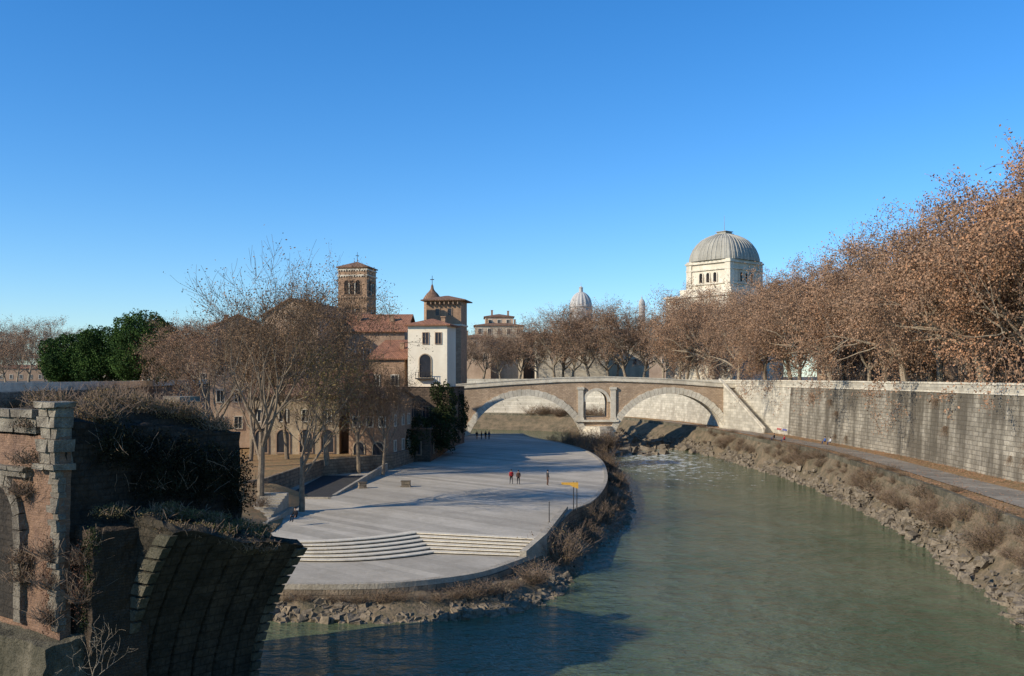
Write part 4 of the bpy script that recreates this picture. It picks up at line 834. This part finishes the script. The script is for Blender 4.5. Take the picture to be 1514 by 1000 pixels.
# ------------------------------------------------------------------ shrubs
gS = 'dry bushes along the river edge of the island'
s1 = make_shrub('dry_bush','dry brown bush on the river edge of the island platform','bush',gS,1,1.6,2.6,700,.06,m_dry,70)
s2 = make_shrub('dry_bush','dry brown bush on the river edge of the island platform','bush',gS,2,1.8,2.0,1000,.06,m_drk,70)
oS3 = subdiv_poly(O_[7:], 5); wS3 = subdiv_poly(W_[7:], 5)
NB = 40
for i in range(NB):
    k = ((i+rn.uniform(-1.2,1.2))/NB)*(len(oS3)-3); k = max(k,0); j = int(k); fr = k-j; t = rn.uniform(.1,.7); a = oS3[j]*(1-fr)+oS3[j+1]*fr; b = wS3[j]*(1-fr)+wS3[j+1]*fr; p = a*(1-t)+b*t
    sc = rn.uniform(.3,.95); pr = s1 if rn.random() < .45 else s2
    if i == 0: pr = s1
    if i == 1: pr = s2
    if i < 2: pr.location = (p[0],p[1],.9); continue
    dup(pr, (p[0],p[1],1.0-.6*t), rn.uniform(0,6.28), (sc,sc,sc*rn.uniform(.7,1.7)))
for i in range(12):
    o = dup(s2 if i%2 else s1, (rn.uniform(10,21), rn.uniform(200,209), .8), rn.uniform(0,6), (1.2,1.2,1.5), 'dry bush crowding the foot of the middle bridge pier'); o['group'] = 'bushes at the bridge pier'
for i in range(20):
    x = -15+i*.9+rn.uniform(-.5,.5); y = float(np.interp(x,[-16,-10,-5,-1,2.5],[65.2,65.0,65.4,67.8,72.5])); s = rn.uniform(.12,.3)*(1 if x < -3 else 2.0)
    o = dup(s2 if rn.random() < .5 else s1, (x,y,.9), rn.uniform(0,6), (s*1.5,s*1.5,s), 'low scrub at the foot of the curved front wall of the island'); o['group'] = 'scrub below the front wall'
gK = 'dry bushes on the right river bank'
for i in range(140):
    k = min(max((i/140)*(len(cS)-22)+rn.gauss(0,1.2),0),len(cS)-22); j = int(k); fr = k-j; t = rn.uniform(.0,.6); a = cS[j]*(1-fr)+cS[j+1]*fr; b = wS[j]*(1-fr)+wS[j+1]*fr; p = a*(1-t)+b*t; s = rn.choice([rn.uniform(.15,.35),rn.uniform(.35,.8)])
    o = dup(s1 if rn.random() < .65 else s2, (p[0],p[1],4.0-3.7*t), rn.uniform(0,6), (s*1.4,s*1.4,s), 'dry bush on the rubble slope of the right river bank'); o['group'] = gK
for i in range(24):
    p = lerpL(wallL,curbL,rn.choice([.93,.97,.9])); k = rn.random()*8.5; j = int(k); fr = k-j; x = p[j][0]*(1-fr)+p[j+1][0]*fr; y = p[j][1]*(1-fr)+p[j+1][1]*fr; s = rn.uniform(.12,.35)
    o = dup(s1, (x,y,4.6), rn.uniform(0,6), (s*1.6,s*1.6,s), 'dry weed tuft growing on the walkway edge of the right bank'); o['group'] = 'weeds on the right walkway'
for i in range(8):
    o = dup(s2, (rn.uniform(-31,-22), rn.uniform(78,103), 4.2), rn.uniform(0,6), (.6,.6,.5), 'low bush on the slope between ruin and paved square'); o['group'] = 'bushes on the slope'
for i in range(14):
    t = rn.random(); o = dup(s1 if i%2 else s2, (4+26*t+rn.uniform(-2,2), 297-20*t, 4.2), rn.uniform(0,6), (1.4,1.4,1.1), 'bush on the far bank seen through the bridge arches'); o['group'] = 'bushes on the far bank'
for i in range(12):
    y = rn.uniform(85,190); o = dup(s1, (float(np.interp(y,[80,104,141,170,196],[55.2,54.4,55.8,54.5,52.3]))-.35, y, rn.uniform(6,13)), rn.uniform(0,6), (.4,.4,-.5), 'dry weed hanging from the stained embankment wall'); o['group'] = 'weeds hanging on the embankment wall'
for i in range(22):
    t = i/22; y = 88+80*t+rn.uniform(-2,2); x = float(np.interp(y,[40,100,140,180],[-66,-62,-58,-66]))+.6
    o = dup(s1 if i%3 else s2, (x,y,rn.uniform(11.8,13.2)), rn.uniform(0,6), (.9,.9,.7), 'dry scrub overgrowing the far left embankment wall behind the ruin'); o['group'] = 'scrub on the left embankment'
rg = np.random.default_rng(9); cc = []
for i in range(16000):
    k = rn.random()*9.9; j = int(k); fr = k-j; t = rn.choice([rn.gauss(.15,.1), rn.gauss(.9,.06), rn.uniform(0,1)]); t = min(max(t,.01),.98); p = lerpL(wallL,curbL,t); cc.append((p[j][0]*(1-fr)+p[j+1][0]*fr, p[j][1]*(1-fr)+p[j+1][1]*fr, 4.72))
v,f = quads(np.array(cc), np.full(len(cc),.12), rg); v[:,2] = 4.69+(v[:,2]-4.72)*.2
tag(npmesh('fallen_leaves', [(v,f,0)], [m_leafr]), 'orange fallen leaves scattered over the right walkway', 'leaves', kind='stuff')
# ------------------------------------------------------------------ small things
for i,(px,py,w,lb) in enumerate([(600,720,1.15,'squat dark stone block on the square, right one of two'),(536,722,1.0,'squat stone block on the square by the ramp kerb, left one of two')]):
    Y = 12.9*F/(py-HY); r = empty('stone_block', (PX(px,Y),Y,2.9), .3*i); tag(r, lb, 'stone block', 'stone blocks on the square')
    mb = MB(); mb.box(-w/2,w/2,-.4,.4,0,.12); mb.build('plinth', m_edge, r)
    mb = MB(); mb.prism([(-w/2+.08,-.34),(w/2-.08,-.34),(w/2-.04,.3),(-w/2+.04,.34)], .12, .62); mb.prism([(-w/2,-.38),(w/2,-.38),(w/2,.36),(-w/2,.38)], .62, .72); mb.build('block', m_edge, r)
sg = empty('direction_sign', (PX(848,94.7),94.7,2.9)); tag(sg, 'ochre arrow board on two thin dark posts at the edge of the square', 'sign')
for dx in (0,.32):
    mb = MB(); mb.tube((dx,0,0),(dx,0,2.75),.05,.04,8); mb.tube((dx,0,2.75),(dx,0,2.8),.06,.02,8); mb.build('post', m_iron, sg)
mb = MB(); vs = [(-1.2,-.08,2.72),(.45,-.08,2.72),(.45,-.08,2.1),(-.1,-.08,2.3),(-.35,-.08,2.45),(-1.15,-.08,2.5)]; n = len(vs)
mb.add(vs+[(x,-.12,z) for x,_,z in vs], [tuple(range(n)), tuple(range(2*n-1,n-1,-1))]+[(i,(i+1)%n,n+(i+1)%n,n+i) for i in range(n)]); mb.build('board', m_ochre, sg)
Y = 12.9*F/(775-HY)
for i,(px,Y,h,lb) in enumerate([(812,Y,1.9,'thin dark metal pole standing alone near the right end of the steps'),(520,132,2.6,'thin dark pole by the brick cottage')]):
    mb = MB(); mb.tube((0,0,0),(0,0,h),.045,.035,8); mb.tube((0,0,0),(0,0,.08),.12,.1,8); mb.tube((0,0,h),(0,0,h+.08),.06,.01,8); o = mb.build('post', m_iron); o.location = (PX(px,Y),Y,2.9); tag(o, lb, 'post')
gm = [flat('graffiti red',(.5,.05,.05)), flat('graffiti blue',(.06,.1,.4))]
def wx(y): return float(np.interp(y,[170,196,216],[54.5,52.3,47]))
for k,(y0,mt,lb) in enumerate([(192,gm[0],'red painted scrawl low on the embankment wall'),(189,gm[1],'blue painted scrawl low on the embankment wall')]):
    S = []; p = Vector((wx(y0)-.95,y0,5.5))
    for j in range(14):
        q_ = p+Vector((0,-.18,.35*math.sin(j*2.1))); q_.x = wx(q_.y)-.95; S.append((*p,*q_,.05,.05)); p = q_
    v,f = tubes(S,5); o = npmesh('graffiti', [(v,f,0)], [mt]); tag(o, lb, 'graffiti')
# ------------------------------------------------------------------ people
def skin(name, V, E_, R, mat_fn, mats, parent, sub=1):
    me = bpy.data.meshes.new('tmp'); me.from_pydata(V, E_, []); o = bpy.data.objects.new('tmp', me); C.objects.link(o)
    md = o.modifiers.new('s','SKIN')
    for i, r in enumerate(R): me.skin_vertices[0].data[i].radius = (r, r*.9) if not isinstance(r, tuple) else r
    me.skin_vertices[0].data[0].use_root = True
    s2_ = o.modifiers.new('u','SUBSURF'); s2_.levels = sub; s2_.render_levels = sub
    dg = bpy.context.evaluated_depsgraph_get(); m2 = bpy.data.meshes.new_from_object(o.evaluated_get(dg)); bpy.data.objects.remove(o)
    m2.name = name; m2.materials.clear()
    for m in mats: m2.materials.append(m)
    for p in m2.polygons: p.material_index = mat_fn(p.center); p.use_smooth = True
    return link(name, m2, parent)
def person(x, y, z, rz, label, coat, pants, pose='walk', sc=1.0, hair=None, group=None):
    r = empty('person', (x,y,z), rz); r.scale = (sc,)*3; tag(r, label, 'person', group)
    sit = pose == 'sit'; hz = .42 if sit else .92
    dz = hz-.92; V = [(0,0,hz+.03),(0,.01,1.15+dz),(0,.02,1.36+dz),(0,.02,1.49+dz),(0,.04,1.56+dz),(0,.04,1.64+dz),(0,.03,1.71+dz)]
    R = [(.15,.11),(.14,.1),(.17,.11),.055,.07,.09,.075]; Ed = [(0,1),(1,2),(2,3),(3,4),(4,5),(5,6)]
    V.append((0,.14,1.61+dz)); R.append(.014); Ed.append((5,7))
    for s in (-1,1):
        b_ = len(V); sw = {'walk':.14*s,'stand':.03,'sit':.2}[pose]
        if sit: pts = [(s*.1,.02,hz),(s*.13,.44,hz+.05),(s*.13,.48,.08),(s*.14,.62,.04)]
        else:
            k = .2*s if pose == 'walk' else .02; pts = [(s*.09,.0,.88),(s*.1,-k*.5+.05,.48),(s*.1,-k*1.0-(.06 if s>0 and pose=='walk' else 0),.09),(s*.11,-k*1.0+.14,.035)]
        V += pts; R += [.095,.065,.045,.035]; Ed += [(0,b_),(b_,b_+1),(b_+1,b_+2),(b_+2,b_+3)]
        b_ = len(V); V += [(s*.19,.01,1.41+dz),(s*.25,.0+sw*.3,1.14+dz),(s*.25,.08+sw,.92+dz+(.12 if sit else 0)),(s*.25,.1+sw*1.2,.85+dz+(.1 if sit else 0))]
        R += [.06,.045,.032,.03]; Ed += [(2,b_),(b_,b_+1),(b_+1,b_+2),(b_+2,b_+3)]
        hx, hy, hzz = V[-1]
        for fi,(ox,L) in enumerate(((-.03,.07),(-.01,.08),(.01,.076),(.03,.06))):
            c = len(V); V += [(hx,hy+ox,hzz-.04),(hx-s*.012,hy+ox,hzz-.04-L)]; R += [.011,.008]; Ed += [(b_+3,c),(c,c+1)]
        c = len(V); V += [(hx-s*.02,hy+.05,hzz-.01),(hx-s*.03,hy+.06,hzz-.05)]; R += [.012,.009]; Ed += [(b_+3,c),(c,c+1)]
    def mf(c):
        if c.z > 1.47+dz: return 1
        if abs(c.x) > .19 and c.z < .93+dz+(.12 if sit else 0): return 1
        return 0 if c.z > .07 else 2
    skin('body', V, Ed, R, mf, [pants, m_skin, m_blk], r)
    Vc = [V[0][:2]+(hz-.06,),V[1],V[2],(0,.02,1.47+dz)]; Rc = [(.185,.145),(.165,.13),(.195,.14),.075]; Ec = [(0,1),(1,2),(2,3)]
    for s in (0,1):
        i0 = 8+s*(4+4+10)+4; b_ = len(Vc); Vc += [V[i0],V[i0+1],V[i0+2]]; Rc += [.08,.065,.05]; Ec += [(2,b_),(b_,b_+1),(b_+1,b_+2)]
    skin('jacket', Vc, Ec, Rc, lambda c: 0, [coat], r)
    mb = MB(); mb.lathe([(.098,1.63+dz),(.108,1.68+dz),(.098,1.735+dz),(.06,1.775+dz),(.02,1.79+dz)], c=(0,.015), k=12); mb.build('hair', hair or m_blk, r, True)
def at(px, py, lvl): Y = lvl*F/(py-HY); return PX(px,Y), Y
x,y = at(756,716,12.9); person(x,y,2.9,.3,'walking person in a red jacket, left of the pair on the square',m_red,m_blk,'walk')
x,y = at(766.5,716.5,12.9); person(x,y,2.9,.2,'walking person in a dark reddish brown coat beside the one in red',m_brn,m_blk,'walk',.97)
x,y = at(809.5,718,12.9); person(x,y,2.9,-1.2,'person in dark clothes standing alone in the middle of the square',flat('charcoal cloth',(.05,.05,.05)),m_brn,'stand',1.05)
x,y = at(437,772,12.6); person(x,y,3.25,2.6,'person in black sitting at the foot of the bare trees left of the steps',m_blk,m_blk,'sit')
for i,(px,ct,lb) in enumerate([(705,m_blk,'leftmost dark figure in the small group near the left bridge arch'),(712,m_brn,'brown figure second from left in the group near the left bridge arch'),(718,m_blk,'black figure third from left in the group near the left bridge arch'),(723,m_jean,'rightmost figure in the group near the left bridge arch')]):
    x,y = at(px,650,12.9); person(x,y,2.9,i*1.3,lb,ct,m_blk,'stand',1.0,group='far group by the bridge')
for i,(px,py,ct,lb,ps) in enumerate([(1220,658,m_blu,'person in blue sitting on the right walkway edge, left of the pair','sit'),(1228,659,m_wht,'person in pale top sitting on the right walkway edge, right of the pair','sit'),(1145,652,m_blk,'person in black on the right walkway not far from the bridge','sit'),(1160,655,m_red,'person in red top sitting on the walkway edge, right of the one in black','sit')]):
    x,y = at(px,py,11.2); person(x,y,4.72,1.6,lb,ct,m_jean,ps,group='people on the right walkway')
# ------------------------------------------------------------------ light, sky, camera
EL = math.radians(28); hd = Vector((-.885,-.465,0)).normalized(); sd = Vector((hd.x*math.cos(EL),hd.y*math.cos(EL),math.sin(EL)))
L = bpy.data.lights.new('sun','SUN'); L.energy = 5.0; L.angle = math.radians(.5); L.color = (1,.92,.78); lo = bpy.data.objects.new('sun', L); C.objects.link(lo); lo.rotation_euler = (-sd).to_track_quat('-Z','Y').to_euler(); lo.location = (-60,-20,80)
w = bpy.data.worlds.new('World'); bpy.context.scene.world = w; w.use_nodes = True; nt = w.node_tree; bg = nt.nodes['Background']
sk = nt.nodes.new('ShaderNodeTexSky'); sk.sky_type = 'NISHITA'; sk.sun_disc = False; sk.sun_elevation = EL; sk.sun_rotation = math.atan2(hd.x, hd.y); sk.altitude = 50; sk.air_density = 1.0; sk.dust_density = .2; sk.ozone_density = 2.0
hs_ = nt.nodes.new('ShaderNodeHueSaturation'); hs_.inputs['Saturation'].default_value = 1.2
mx = mixc(nt, 1.0, sk.outputs[0], (.81,1.0,1.27), 'MULTIPLY')
nt.links.new(mx, hs_.inputs['Color']); nt.links.new(hs_.outputs[0], bg.inputs[0]); bg.inputs[1].default_value = .145
cd = bpy.data.cameras.new('camera'); cam = bpy.data.objects.new('camera', cd); C.objects.link(cam); cam.location = (0,0,ZC); cam.rotation_euler = (math.radians(90),0,0)
cd.sensor_width = 36; cd.lens = F/1514*36; cd.shift_y = (HY-500)/1514; cd.clip_end = 8000; cd.clip_start = .5
sc_ = bpy.context.scene; sc_.camera = cam; sc_.view_settings.view_transform = 'Standard'; sc_.view_settings.look = 'None'; sc_.view_settings.exposure = 0
for o in bpy.data.objects:
    for k in ('_w','_h','_d'):
        if k in o: del o[k]
